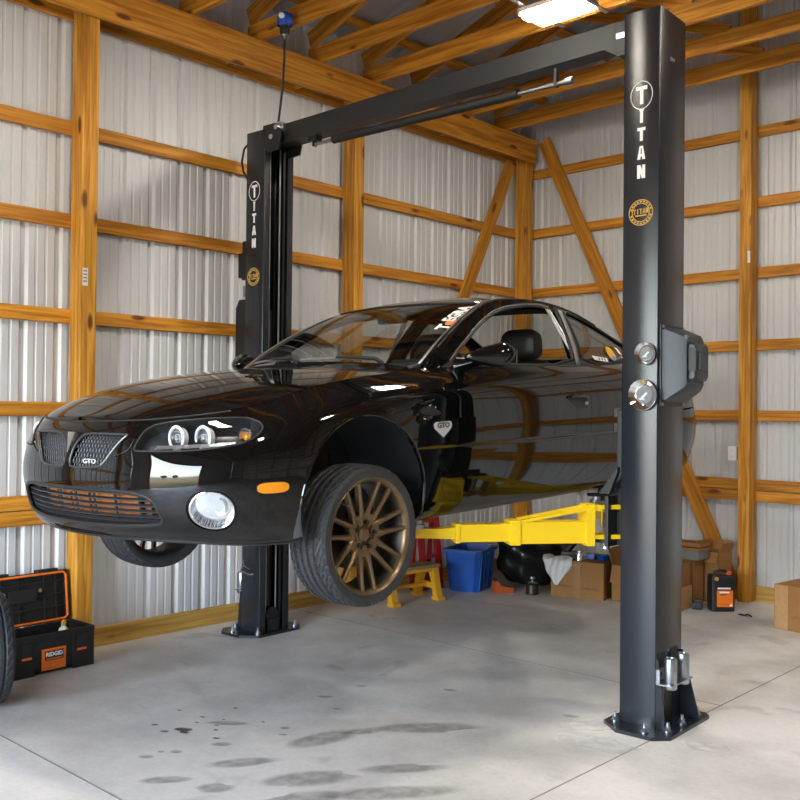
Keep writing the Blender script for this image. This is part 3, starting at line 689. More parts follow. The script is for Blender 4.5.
make_arm('lift_arm',1.298,.268,.60,1.17,LIFT)
make_arm('lift_arm',-1.29,.032,-.83,-.735,LIFT)
make_arm('lift_arm',-1.29,.248,-.82,1.17,LIFT)
# magnetic trays stuck on the front column
lw=lambda x,y,z:(-3.9165+x*math.cos(LR)-y*math.sin(LR),4.3095+x*math.sin(LR)+y*math.cos(LR),z)
def tray(x,z,r,label):
    e=empty('magnetic_tray',lw(x,-.0004,z),(0,0,LR)); tag(e,label,'tray','magnetic trays on the lift column')
    g=MB(); g.lathe([(0,.0),(r*.62,.0),(r*.62,.006),(r*.70,.010),(r*.98,.030),(r,.034),(r*.97,.035),(r*.68,.016),(r*.60,.012),(0,.012)],(0,0,0),'Y',48)
    o=g.build('dish','chrome',e); o.scale=(1,-1,1)
    g=MB(); g.cyl((0,-.012,0),(0,-.020,0),r*.56,r*.54,n=32); g.build('magnet','grey',e)
    g=MB(); g.box((r*.08,-.022,-r*.05),(r*.5,.004,r*.14),Matrix.Rotation(-.8,3,'Y')); g.box((-r*.1,-.022,-r*.28),(r*.4,.004,r*.1),Matrix.Rotation(.1,3,'Y')); g.build('bright_clip','zinc',e,smooth=0)
tray(1.532,1.888,.057,'smaller upper round steel tray stuck on the front lift column')
tray(1.520,1.680,.078,'larger lower round steel tray stuck on the front lift column')
# ================================================================== CAR
CAR=empty('sports_coupe',(-3.974,3.082,.869),(R(1.7),0,R(2.5)))
tag(CAR,'glossy black two door coupe with bronze wheels raised on the yellow lift arms','car')
class PM:
    "polygon mesh in a surface's parameter plane that can be clipped by scalar functions"
    def __init__(s,P,F): s.P=P;s.F=F
    @staticmethod
    def grid(us,vs):
        us=np.asarray(us);vs=np.asarray(vs);n=len(vs)
        A,B=np.meshgrid(us,vs,indexing='ij')
        F=[[i*n+j,(i+1)*n+j,(i+1)*n+j+1,i*n+j+1] for i in range(len(us)-1) for j in range(n-1)]
        return PM(np.stack([A.ravel(),B.ravel()],1),F)
    def clip(s,fn):
        "keep where fn<0"
        d=fn(s.P[:,0],s.P[:,1]); P=list(map(tuple,s.P)); E={};F=[];us={}
        for f in s.F:
            df=[d[i] for i in f]
            if max(df)<=0: F.append(list(f)); continue
            if min(df)>=0: continue
            o=[];m=len(f)
            for k in range(m):
                i,j=f[k],f[(k+1)%m]
                if d[i]<=0: o.append(i)
                if (d[i]<0)!=(d[j]<0) and d[i]!=0 and d[j]!=0:
                    key=(min(i,j),max(i,j))
                    if key not in E:
                        t=d[i]/(d[i]-d[j]); E[key]=len(P); P.append((P[i][0]+t*(P[j][0]-P[i][0]),P[i][1]+t*(P[j][1]-P[i][1])))
                    o.append(E[key])
            if len(o)>2: F.append(o)
        used=sorted({i for f in F for i in f}); mp={a:b for b,a in enumerate(used)}
        return PM(np.array([P[i] for i in used]) if used else np.zeros((0,2)),[[mp[i] for i in f] for f in F])
def neg(fn): return lambda a,b:-fn(a,b)
def poly_sdf(pts):
    "signed distance to a polygon in parameter space (u, v*0.6 metric), negative inside"
    q=np.array(pts,float)*np.array([1,.55]); n=len(q)
    def fn(u,v):
        p=np.stack([u,np.asarray(v)*.55],1); best=np.full(len(p),1e9); ins=np.zeros(len(p),bool)
        for i in range(n):
            a=q[i];b=q[(i+1)%n];ab=b-a
            t=np.clip(((p-a)@ab)/(ab@ab+1e-12),0,1); best=np.minimum(best,np.linalg.norm(p-a-t[:,None]*ab,axis=1))
            c=((a[1]>p[:,1])!=(b[1]>p[:,1]))&(p[:,0]<(b[0]-a[0])*(p[:,1]-a[1])/((b[1]-a[1])+1e-15)+a[0]); ins^=c
        return np.where(ins,-best,best)
    return fn
def smooth_poly(pts,n=5,it=2):
    "rounded version of a polygon by corner cutting"
    p=[np.array(a,float) for a in pts]
    for _ in range(it):
        o=[]
        for i in range(len(p)):
            a=p[i];b=p[(i+1)%len(p)]; o+=[a*.8+b*.2,a*.2+b*.8]
        p=o
    return [tuple(a) for a in p]
def surf_eval(surf,P,out):
    e=1.5e-3
    u=P[:,0];v=P[:,1]; X=surf(u,v)
    du=surf(u+e,v)-surf(u-e,v); v1=np.clip(v+e,-1,1) ; v0=np.clip(v-e,-1 if surf in (SR,SH,SD) else 0,1)
    dv=surf(u,v1)-surf(u,v0); N=np.cross(du,dv); L_=np.linalg.norm(N,axis=1)[:,None]; N=N/np.maximum(L_,1e-12)
    # point outward
    ref=X-out(X); s_=np.sign((N*ref).sum(1))[:,None]; s_[s_==0]=1
    return X,N*s_
def out_body(X): c=X.copy(); c[:,0]*=0; c[:,1]=np.clip(X[:,1],0.3,3.0); c[:,2]=.45; return c
def out_up(X): c=X.copy(); c[:,0]*=.2; c[:,2]-=1.; return c
def out_side(X): c=X.copy(); c[:,0]*=0; c[:,2]=.8; return c
def panel(name,pm,surf,m,parent,out=out_body,off=0.,flange=.012,gap=.0013,sx=1,thick=0):
    P,N=surf_eval(surf,pm.P,out)
    P=P+N*off
    F=[list(f) for f in pm.F]
    # boundary edges
    cnt={}
    for fi,f in enumerate(F):
        for k in range(len(f)):
            a,b=f[k],f[(k+1)%len(f)]; key=(min(a,b),max(a,b)); cnt.setdefault(key,[]).append((a,b,fi))
    bd=[v[0] for v in cnt.values() if len(v)==1]
    if gap:
        acc={}
        for a,b,fi in bd:
            c=P[F[fi]].mean(0)
            for i in (a,b): acc.setdefault(i,[]).append(c-P[i])
        Q=P.copy()
        for i,l in acc.items():
            d=np.mean(l,0); L_=np.linalg.norm(d)
            if L_>1e-9: Q[i]=P[i]+d/L_*min(gap,.35*L_)
        P=Q
    V=[tuple(p) for p in P]; NV=[tuple(n) for n in N]
    # orientation
    flip=0
    for f in F[:200]:
        a,b,c=[Vector(V[i]) for i in f[:3]]; n=(b-a).cross(c-a); flip+= 1 if n.dot(Vector(NV[f[0]]))>0 else -1
    if flip<0: F=[f[::-1] for f in F]; bd=[(b,a,f) for a,b,f in bd]
    nb=len(F)
    if flange:
        dup={}
        for a,b,fi in bd:
            for i in (a,b):
                if i not in dup:
                    dup[i]=len(V); V.append(tuple(np.array(V[i])-np.array(NV[i])*flange)); NV.append(NV[i])
        for a,b,fi in bd: F.append([b,a,dup[a],dup[b]])
    if sx<0:
        V=[(-x,y,z) for x,y,z in V]; NV=[(-x,y,z) for x,y,z in NV]; F=[f[::-1] for f in F]
    me=bpy.data.meshes.new(name); me.from_pydata(V,[],F); me.update()
    if me.validate(): print('validated',name)
    for i,p in enumerate(me.polygons): p.use_smooth = i<nb
    ln=[]
    nv=NV
    for p in me.polygons:
        for li in p.loop_indices:
            vi=me.loops[li].vertex_index
            ln.append(nv[vi] if p.index<nb else tuple(p.normal))
    me.normals_split_custom_set(ln)
    return link_mesh(name,me,m,parent)
def curve_on(surf,pts,out,off=0.,n=None,closed=True,sx=1):
    P=np.array(pts,float)
    X,N=surf_eval(surf,P,out); X=X+N*off
    return [(sx*x,y,z) for x,y,z in X]
def densify(pts,closed=True,step=.01):
    o=[];n=len(pts)
    for i in range(n if closed else n-1):
        a=np.array(pts[i],float);b=np.array(pts[(i+1)%n],float);k=max(1,int(np.linalg.norm((b-a)*[1,.55])/step))
        for j in range(k): o.append(tuple(a+(b-a)*j/k))
    if not closed: o.append(tuple(pts[-1]))
    return o
# ---- region functions on the lower body (u >= 0 left side; |u| both sides)
RA=.405
def arch(cy,cz,r):
    def fn(u,v):
        P=SB(u,v); return r-np.hypot(P[:,1]-cy,P[:,2]-cz)
    return fn
archF=arch(-.03,.295,RA); archR=arch(2.79,.325,.40)
HEAD=smooth_poly([(.426,.652),(.416,.672),(.466,.905),(.571,.945),(.731,.930),(.871,.898),(.931,.845),(.958,.785),(.946,.722),(.886,.672),(.761,.655),(.596,.651)],it=1)
GRL=smooth_poly([(.108,.822),(.362,.818),(.368,.80),(.256,.557),(.206,.53),(.030,.523),(.016,.56),(.028,.669),(.06,.745)],it=2)
INTK=smooth_poly([(-.50,.402),(.0,.408),(.50,.402),(.562,.268),(.53,.228),(.27,.207),(-.27,.207),(-.53,.228),(-.562,.268)],it=2)
fog_c=(.776,.316)
FOG=[(fog_c[0]+.106*math.cos(a),fog_c[1]+.108*math.sin(a)) for a in np.linspace(0,2*math.pi,40)[:-1]]
head_f=poly_sdf(HEAD); grl_f=poly_sdf(GRL); int_f=poly_sdf(INTK); fog_f=poly_sdf(FOG)
A_=np.abs
UF,VF=.940,.576
yY=lambda u,v:SB(u,v)[:,1]
door_front=lambda u,v:yY(u,v)-np.interp(v,[0,.2,.6,.8,.95,1],[.64,.64,.613,.635,.76,.80])
door_rear=lambda u,v:yY(u,v)-np.interp(v,[0,.17,.6,.83,1],[1.945,1.945,1.969,1.992,2.03])
VS=np.linspace(0,1,64)
# front bumper: both sides in one piece
pm=PM.grid(np.linspace(-1.42,1.42,300),VS)
pm=pm.clip(lambda u,v:np.minimum(A_(u)-UF,v-VF))
pm=pm.clip(neg(lambda u,v:archF(A_(u),v)*-1))
for fn in (lambda u,v:head_f(A_(u),v),lambda u,v:grl_f(A_(u),v),int_f,lambda u,v:fog_f(A_(u),v)): pm=pm.clip(neg(fn))
BUMP=panel('front_bumper',pm,SB,'paint',CAR,flange=.012)
for s in (1,-1):
    # fender
    g=PM.grid(np.linspace(UF,2.75,190),VS)
    g=g.clip(lambda u,v:np.minimum(VF-v,1.30-u))          # below the seam ahead of the arch belongs to the bumper
    g=g.clip(door_front).clip(archF)
    g=g.clip(neg(head_f))
    g=g.clip(lambda u,v:.2-v)
    panel('front_fender',g,SB,'paint',CAR,sx=s,flange=.02)
    g=PM.grid(np.linspace(2.0,3.9,150),VS).clip(neg(door_front)).clip(door_rear).clip(lambda u,v:.2-v)
    DOOR=panel('door',g,SB,'paint',CAR,sx=s)
    g=PM.grid(np.linspace(1.7,4.3,160),np.linspace(0,.2,16)).clip(archF).clip(archR)
    panel('rocker_panel',g,SB,'paint',CAR,sx=s,off=-.006)
    g=PM.grid(np.linspace(3.4,5.15,160),VS).clip(neg(door_rear)).clip(archR).clip(lambda u,v:.2-v).clip(lambda u,v:np.minimum(u-4.79,.62-v)*0+np.where((u>4.79)&(v<.62),1.,-1.))
    panel('quarter_panel',g,SB,'paint',CAR,sx=s)
    # mirrors, handle etc. further down use DOOR
    if s>0: DOORL=DOOR
    else: DOORR=DOOR
UT=UK[-1]
pm=PM.grid(np.linspace(4.79,2*UT-4.79,180),np.linspace(0,.62,40))
def SBR(u,v):
    u=np.asarray(u,float); P=SB(np.where(u>UT,2*UT-u,u),v); P[:,0]*=np.where(u>UT,-1,1); return P
rb_=pm.clip(lambda u,v:archR(np.where(u>UT,2*UT-u,u),v))
panel('rear_bumper',rb_,SBR,'paint',CAR)
panel('rear_panel',PM.grid(np.linspace(5.15,2*UT-5.15,120),np.linspace(.62,1,26)),SBR,'paint',CAR)
for s in (1,-1):
    tl=smooth_poly([(4.90,.70),(4.93,.86),(5.30,.88),(5.33,.70)],it=2)
    panel('tail_light',PM.grid(np.linspace(4.88,5.36,30),np.linspace(.66,.9,16)).clip(poly_sdf(tl)),SB,'redlens',CAR,sx=s,off=.004,flange=.006)
# bonnet and boot
HOOD=panel('hood',PM.grid(np.r_[np.linspace(.012,.6,46),np.linspace(.61,2.235,100)],np.linspace(-1,1,61)),SH,'paint',CAR,out=out_up,flange=.015,gap=.0025)
u0=float(np.interp(3.02,[SB(np.array([u]),np.array([1.]))[0,1] for u in np.linspace(4.3,5,60)],np.linspace(4.3,5,60)))
panel('trunk_lid',PM.grid(np.linspace(u0,UT-.02,60),np.linspace(-1,1,31)),SD,'paint',CAR,out=out_up)
# dark tube that draws the shaded gap at the bonnet's leading edge
g=MB(); g.tube(curve_on(SB,[(q,.985) for q in np.linspace(-.78,.78,70)],out_body,.0005),.0042,6); g.build('hood_gap_shade','rubber',CAR)
# cowl tray between bonnet and screen
g=MB(); cw=[]
for t in np.linspace(-1,1,25):
    a=SH(np.array([2.235]),np.array([t]))[0]; b=SR(np.array([.06]),np.array([t]))[0]
    cw.append((tuple(a+np.array([0,.0,-.012])),tuple((a+b)/2+np.array([0,0,-.02])),tuple(b+np.array([0,0,-.004]))))
V=[p for r_ in cw for p in r_]; F=[[i*3+k,i*3+k+1,(i+1)*3+k+1,(i+1)*3+k] for i in range(24) for k in (0,1)]
g.add(V,F); g.build('cowl_tray','black_plastic',CAR,smooth=60,fix=False)
# ---- cabin: screens, roof, pillars
SW=2.20
ws=PM.grid(np.linspace(.03,SW,60),np.linspace(-.965,.965,50))
WS=panel('windshield',ws,SR,'ws',CAR,out=out_up,flange=0,off=-.002,gap=0)
rf=PM.grid(np.linspace(SW,5.25,80),np.linspace(-1,1,50))
panel('roof',rf,SR,'paint',CAR,out=out_up,flange=.01,gap=.001)
for s in (1,-1):
    panel('windshield_pillar',PM.grid(np.linspace(.0,SW,60),np.linspace(.965,1,5)),SR,'paint',CAR,out=out_up,sx=s,flange=.01,gap=.0005)
    panel('rear_pillar',PM.grid(np.linspace(5.25,7.98,50),np.linspace(.90,1,6)),SR,'paint',CAR,out=out_up,sx=s,flange=.01,gap=.0005)
    # bright mouldings at the screen edge and over the side window
    g=MB(); g.tube(curve_on(SR,[(q,.967) for q in np.linspace(.02,SW,40)]+[(SW+.02,t) for t in np.linspace(.955,.90,6)],out_up,.0035,sx=s),.0065,8); g.build('screen_moulding','steel',CAR)
    g=MB(); g.tube(curve_on(SR,[(q,1.) for q in np.linspace(.6,5.9,90)],out_up,.001,sx=s),.0055,8); g.build('drip_rail','black_plastic',CAR)
panel('rear_window',PM.grid(np.linspace(5.25,7.9,40),np.linspace(-.90,.90,40)),SR,'rearglass',CAR,out=out_up,flange=0,off=-.002,gap=0)
g=MB(); g.tube(curve_on(SR,[(SW,t) for t in np.linspace(-.93,.93,40)],out_up,.001),.005,8); g.build('header_moulding','rubber',CAR)
# side openings
WIN=smooth_poly([(.79,.03),(.80,.22),(.90,.515),(1.12,.745),(1.43,.845),(1.88,.915),(2.085,.905),(2.10,.86),(2.035,.43),(1.985,.03)],it=1)
QWIN=smooth_poly([(2.125,.035),(2.165,.43),(2.215,.905),(2.26,.925),(2.53,.925),(2.80,.86),(2.99,.68),(3.0,.50),(2.90,.16),(2.80,.035)],it=1)
def psdf2(pts):
    f=poly_sdf([(a,b/.55*.4) for a,b in pts]); return lambda u,v:f(u,np.asarray(v)/.55*.4)
win_f=psdf2(WIN); q_f=psdf2(QWIN)
for s in (1,-1):
    side=lambda Y,h:SG(Y,h,1)
    sg=PM.grid(np.linspace(.62,3.24,260),np.linspace(0,1,44)).clip(neg(win_f)).clip(neg(q_f))
    panel('side_frame',sg,side,'paint',CAR,out=out_side,sx=s,flange=.03,gap=0)
    g=MB(); g.tube(curve_on(side,[p for p in densify(WIN,True,.02)],out_side,.001,sx=s),.0075,8,True); g.build('window_seal','rubber',CAR)
    up=[p for p in densify(WIN,True,.02) if p[1]>.2 and p[0]<2.05]
    up.sort(key=lambda p:p[0])
    g=MB(); g.tube(curve_on(side,[(a-.012,min(b+.03,.99)) for a,b in up],out_side,.004,sx=s),.004,8); g.build('window_moulding','steel',CAR)
    # satin strip on the B pillar
    bp_=[(2.02,.03),(2.055,.25),(2.09,.5),(2.13,.75),(2.16,.93)]
    V=curve_on(side,[(a-.006,b) for a,b in densify(bp_,False,.03)],out_side,.004,sx=s); V2=curve_on(side,[(a+.042,b) for a,b in densify(bp_,False,.03)],out_side,.004,sx=s)
    g=MB(); g.add(V+V2,[[i,i+1,len(V)+i+1,len(V)+i] for i in range(len(V)-1)]); o=g.build('pillar_trim','grey',CAR); 
    so=o.modifiers.new('t','SOLIDIFY'); so.thickness=.003
    QW=panel('quarter_window',PM.grid(np.linspace(2.1,3.05,50),np.linspace(0,1,30)).clip(q_f),side,'tint',CAR,out=out_side,sx=s,flange=0,off=-.006,gap=0)
    g=MB(); g.tube(curve_on(side,densify(QWIN,True,.02),out_side,.0015,sx=s),.006,8,True); g.build('quarter_window_seal','rubber',CAR)
    if s>0:
        # stickers on the near quarter window
        def sticker(name,pts,m,off=.0035):
            q=densify(pts,True,.02); X=curve_on(side,q,out_side,off,sx=1); c=np.mean(X,0)
            MB().add(X,[list(range(len(X)))]).build(name,m,QW,smooth=0,fix=False)
        sticker('white_sticker',[(2.262,.175),(2.46,.135),(2.455,.06),(2.275,.10)],'white')
        for k in range(3): sticker('sticker_print',[(2.335+.038*k,.145-.008*k),(2.352+.038*k,.142-.008*k),(2.352+.038*k,.095-.008*k),(2.335+.038*k,.10-.008*k)],'black_plastic',.0042)
        sticker('round_sticker',[(2.56+.055*math.cos(a)-.01*math.sin(a)*0+.0*a,.25+.165*math.sin(a)+.045*math.cos(a)*0) for a in np.linspace(0,6.28,24)[:-1]],mat('sun yellow vinyl',(.75,.42,.03),.5))
        sticker('sticker_print',[(2.575+.032*math.cos(a),.145+.055*math.sin(a)) for a in np.linspace(0,6.28,20)[:-1]],mat('sky blue vinyl',(.10,.25,.5),.5),.0042)
        sticker('white_sticker',[(2.675,.47),(2.715,.45),(2.735,.26),(2.70,.27)],'white')
        sticker('white_sticker',[(2.69,.20),(2.745,.18),(2.755,.05),(2.715,.06)],'white')
    else:
        panel('side_window',PM.grid(np.linspace(.75,2.15,60),np.linspace(0,1,30)).clip(win_f),side,'glass',CAR,out=out_side,sx=s,flange=0,off=-.006,gap=0)
# ---- arches and underside
for s in (1,-1):
    for (cy,cz,r,nm) in ((-.03,.295,RA,'F'),(2.79,.325,.40,'R')):
        V=[];F=[];n=40
        xs=[.885,.86,.60,.40]
        for x in xs:
            for k in range(n+1):
                a=math.pi*(-.08)+math.pi*1.16*k/n; rr=r+ (.004 if x>.87 else .03)
                V.append((s*x,cy+rr*math.cos(a),cz+rr*math.sin(a)))
        for i in range(3):
            for k in range(n): F.append([i*(n+1)+k,i*(n+1)+k+1,(i+1)*(n+1)+k+1,(i+1)*(n+1)+k])
        F.append([3*(n+1)+k for k in range(n+1)])
        MB().add(V,F).build('wheel_well','liner',CAR,smooth=50)
        # rolled arch lip following the body skin
        Y=[];
        uu_=np.linspace((.95 if nm=='F' else 4.0),(2.4 if nm=='F' else 5.0),400)
        pts=[]
        for k in range(61):
            a=math.pi*(-.12)+math.pi*1.24*k/60; y=cy+r*math.cos(a); z=cz+r*math.sin(a)
            if z<.18: continue
            ui=np.interp(y,[SB(np.array([q]),np.array([.5]))[0,1] for q in uu_[::20]],uu_[::20])
            vv=np.linspace(0,1,101); Pz=SB(np.full(101,ui),vv); x=np.interp(z,Pz[:,2],Pz[:,0]); pts.append((s*(x-.001),y,z))
        g=MB(); g.tube(pts,.007,8); g.build('arch_lip','paint',CAR)
ub=MB(); 
ub.prism([(-.70,.27),(-.45,.22),(.45,.20),(2.3,.20),(2.45,.30),(3.2,.30),(3.7,.32),(3.7,.6),(-.70,.58)],-.40,.40,'YZ')
ub.prism([(.42,.20),(2.32,.20),(2.32,.5),(.42,.5)],-.83,.83,'YZ')
ub.build('underbody','liner',CAR,smooth=0)
for s in (1,-1):
    g=MB(); g.tube([(s*.60,.42,.215),(s*.60,2.30,.215)],.03,8); g.build('frame_rail','liner',CAR)
# ---- lamps
def ringpt(u,v,off): 
    X,N=surf_eval(SB,np.array([(u,v)]),out_body); return Vector(X[0]+N[0]*off)
for s in (1,-1):
    HL=empty('headlight',(0,0,0),parent=CAR)
    hp=PM.grid(np.linspace(.38,1.0,70),np.linspace(.6,1,36)).clip(head_f)
    panel('lens',hp,SB,'lens',HL,sx=s,flange=0,off=.001,gap=0)
    panel('bucket',hp,SB,'lampin',HL,sx=s,flange=-.055,off=-.055,gap=0)
    g=MB(); g.tube(curve_on(SB,densify(HEAD),out_body,.0005,sx=s),.0042,8,True); g.build('lens_edge','rubber',HL)
    for (u,v,rr) in ((.592,.785,.047),(.706,.77,.047)):
        c=ringpt(u,v,-.028); c.x*=s
        g=MB(); g.lathe([(rr+.0065*math.cos(q),.006*math.sin(q)) for q in np.linspace(0,2*math.pi,11)],c,'Y',40); g.lathe([(rr,.0),(rr*.9,.03)],c,'Y',40); g.build('projector_ring','ringwhite',HL)
        g=MB(); g.lathe([(rr*.88,.006),(rr*.74,.022),(rr*.5,.03),(rr*.46,.004),(rr*.3,-.006),(0.001,-.010)],c,'Y',32); g.build('projector_lens','reflector',HL)
    c=ringpt(.893,.765,-.03); c.x*=s
    g=MB(); g.lathe([(.036,-.012),(.034,.0),(.02,.02),(.001,.026)],c,'Y',28); g.build('turn_reflector','reflector',HL)
    g=MB(); g.lathe([(.001,-.012),(.012,-.008),(.013,.01),(.010,.02)],c+Vector((0,0,-.004)),'Y',16); g.build('bulb','amber',HL)
    # lower polished strip inside lamp
    X=curve_on(SB,[(q,.70) for q in np.linspace(.52,.86,20)],out_body,-.012,sx=s); X2=curve_on(SB,[(q,.668) for q in np.linspace(.52,.86,20)],out_body,-.002,sx=s)
    g=MB(); g.add(X+X2,[[i,i+1,21+i,20+i] for i in range(19)]); g.build('reflector_strip','reflector',HL,smooth=60,fix=False)
    # fog lamp
    FL=empty('fog_light',(0,0,0),parent=CAR)
    inner=[(fog_c[0]+(a-fog_c[0])*.86,fog_c[1]+(b-fog_c[1])*.86) for a,b in FOG]
    fp=PM.grid(np.linspace(.66,.90,40),np.linspace(.2,.44,40)).clip(poly_sdf(inner))
    panel('lens',fp,SB,'lens',FL,sx=s,flange=0,off=-.004,gap=0)
    panel('reflector',fp,SB,'reflector',FL,sx=s,flange=-.035,off=-.04,gap=0)
    panel('surround',PM.grid(np.linspace(.65,.90,50),np.linspace(.2,.44,50)).clip(poly_sdf(FOG)).clip(neg(poly_sdf(inner))),SB,'black_plastic',FL,sx=s,flange=.03,off=-.012,gap=0)
    g=MB(); g.tube(curve_on(SB,densify(inner,True,.02),out_body,-.003,sx=s),.0045,8,True); g.build('lens_edge','chrome',FL)
    c=ringpt(fog_c[0]+.045,fog_c[1]+.005,-.03); c.x*=s
    g=MB(); g.lathe([(.034,-.016),(.03,.0),(.016,.012),(.001,.014)],c,'Y',24); g.build('bulb_shield','ringwhite',FL)
    # side marker
    mk_=[(1.036+.074*math.cos(a)*(1 if abs(math.cos(a))<.8 else 1),.420+.026*math.sin(a)) for a in np.linspace(0,2*math.pi,40)[:-1]]
    mk_=[(1.036+.072*np.sign(math.cos(a))*abs(math.cos(a))**.55,.420+.027*np.sign(math.sin(a))*abs(math.sin(a))**.8) for a in np.linspace(0,2*math.pi,48)[:-1]]
    SMK=panel('side_marker',PM.grid(np.linspace(.95,1.12,40),np.linspace(.38,.46,24)).clip(poly_sdf(mk_)),SB,'amber',CAR,sx=s,flange=.01,off=.004,gap=0)
    g=MB(); g.tube(curve_on(SB,densify(mk_,True,.01),out_body,.001,sx=s),.003,6,True); g.build('marker_bezel','rubber',SMK)
    # upper grille: honeycomb with frame
    GR=empty('grille',(0,0,0),parent=CAR)
    gm=MB(); hx=.0215
    gz=lambda u,z:None
    rows=0
    vv=np.linspace(.45,.9,200)
    v=.50
    dv=.0215*.87/.5; k=0
    while v<.85:
        u=.0+(hx/2 if k%2 else 0)
        while u<.40:
            if grl_f(np.array([u]),np.array([v]))[0]<.004:
                oc=[(u+.0125*math.cos(a),v+.0125*math.sin(a)/.47) for a in [math.pi/6+math.pi/3*j for j in range(6)]]
                ic=[(u+.0090*math.cos(a),v+.0090*math.sin(a)/.47) for a in [math.pi/6+math.pi/3*j for j in range(6)]]
                X=curve_on(SB,oc,out_body,-.014,sx=s)+curve_on(SB,ic,out_body,-.012,sx=s)+curve_on(SB,ic,out_body,-.022,sx=s)
                gm.add(X,[[j,(j+1)%6,6+(j+1)%6,6+j] for j in range(6)])
            u+=hx
        v+=dv;k+=1
    gm.build('honeycomb_mesh','meshgrey',GR,smooth=0,fix=False)
    panel('backing',PM.grid(np.linspace(-.02,.42,40),np.linspace(.48,.86,40)).clip(grl_f),SB,'liner',GR,sx=s,flange=0,off=-.034,gap=0)
    g=MB(); g.tube(curve_on(SB,densify(GRL),out_body,-.004,sx=s),.0055,8,True); g.build('grille_frame','meshgrey',GR)
    ed=[p for p in densify(GRL) if p[0]>.2 and p[1]<.80 and p[1]>.545]
    ed.sort(key=lambda p:p[1])
    g=MB(); g.tube(curve_on(SB,ed,out_body,.0015,sx=s),.0032,8); g.build('bright_edge','steel',GR)
    # badge on fender
    shield=[(2.045,.652),(2.06,.662),(2.17,.662),(2.183,.650),(2.180,.632),(2.114,.585),(2.048,.632)]
    BD_=panel('fender_badge',PM.grid(np.linspace(2.03,2.2,30),np.linspace(.57,.68,20)).clip(poly_sdf(shield)),SB,'silver',CAR,sx=s,flange=.005,off=.005,gap=0)
    c=ringpt(2.114,.643,.0062); c.x*=s
    text_mesh('badge_letters','GTO',.036,'black_plastic',BD_,frame(c,(0,s,0),(0,0,1)),bold=.001,sx=1.25)
    # fender vent emblem above
    g=MB(); 
    V=curve_on(SB,smooth_poly([(1.94,.735),(2.0,.752),(2.10,.715),(2.105,.70),(2.05,.695),(1.96,.712)],it=2),out_body,.003,sx=s); g.add(V,[list(range(len(V)))]); o=g.build('fender_vent','black_plastic',CAR,smooth=0)
    # inlet bright fang beside headlight
    V=curve_on(SB,[(.318,.612),(.352,.628),(.392,.665),(.405,.712),(.385,.668),(.35,.632)],out_body,.002,sx=s)
    g=MB(); g.tube(V[:4],.003,6); g.build('bumper_crease','paint',CAR)
c=ringpt(.155,.57,-.008)
X,N=surf_eval(SB,np.array([(.155,.57)]),out_body)
tx=SB(np.array([.165]),np.array([.57]))[0]-SB(np.array([.145]),np.array([.57]))[0]
text_mesh('grille_emblem','GTO',.027,'ringwhite',CAR,frame(c,tx,(0,0,1)),extrude=.002,bold=.0002,sx=1.5)
# arrowhead badge between the grilles
ar=[(-.030,.818),(.030,.818),(.004,.62),(-.004,.62)]
panel('nose_badge',PM.grid(np.linspace(-.04,.04,30),np.linspace(.6,.84,40)).clip(poly_sdf(ar)),SB,'chrome',CAR,flange=.01,off=.007,gap=0)
# lower intake
LG=empty('lower_grille',(0,0,0),parent=CAR)
for k in range(6):
    v=.236+.0300*k
    lim=[q for q in np.linspace(-.6,.6,121) if int_f(np.array([q]),np.array([v]))[0]<.008]
    if lim:
        g=MB(); q=np.linspace(lim[0],lim[-1],60)
        a=curve_on(SB,[(x,v-.004) for x in q],out_body,-.020); b=curve_on(SB,[(x,v+.003) for x in q],out_body,-.018); c_=curve_on(SB,[(x,v+.006) for x in q],out_body,-.040); d_=curve_on(SB,[(x,v-.000) for x in q],out_body,-.040)
        n=60; g.add(a+b+c_+d_,[[r_*n+i,r_*n+i+1,((r_+1)%4)*n+i+1,((r_+1)%4)*n+i] for r_ in range(4) for i in range(n-1)]); g.build('grille_slat','meshgrey',LG,smooth=0)
for u in (-.42,-.28,-.14,0,.14,.28,.42):
    g=MB(); g.tube(curve_on(SB,[(u,v) for v in np.linspace(.21,.405,10)],out_body,-.045),.006,6); g.build('grille_bar','black_plastic',LG)
g=MB(); g.tube(curve_on(SB,densify(INTK,True,.02),out_body,-.006),.009,8,True); g.build('intake_frame','black_plastic',LG)
panel('intake_backing',PM.grid(np.linspace(-.6,.6,60),np.linspace(.18,.43,20)).clip(int_f),SB,'liner',LG,flange=-.08,off=-.10,gap=0)
for a,b in ((-.36,-.24),(-.22,-.10),(-.08,.06),(.08,.24),(.26,.40),(.425,.455)):
    panel('intake_panel',PM.grid(np.linspace(a,b,12),np.linspace(.235,.385,8)),SB,'rust',LG,flange=.01,off=-.070,gap=0)  # rust-orange panels set behind the intake slats
# front lip
g=MB(); g.tube(curve_on(SB,[(q,.03) for q in np.linspace(-1.2,1.2,90)],out_body,-.002),.009,8); g.build('front_lip','black_plastic',CAR)
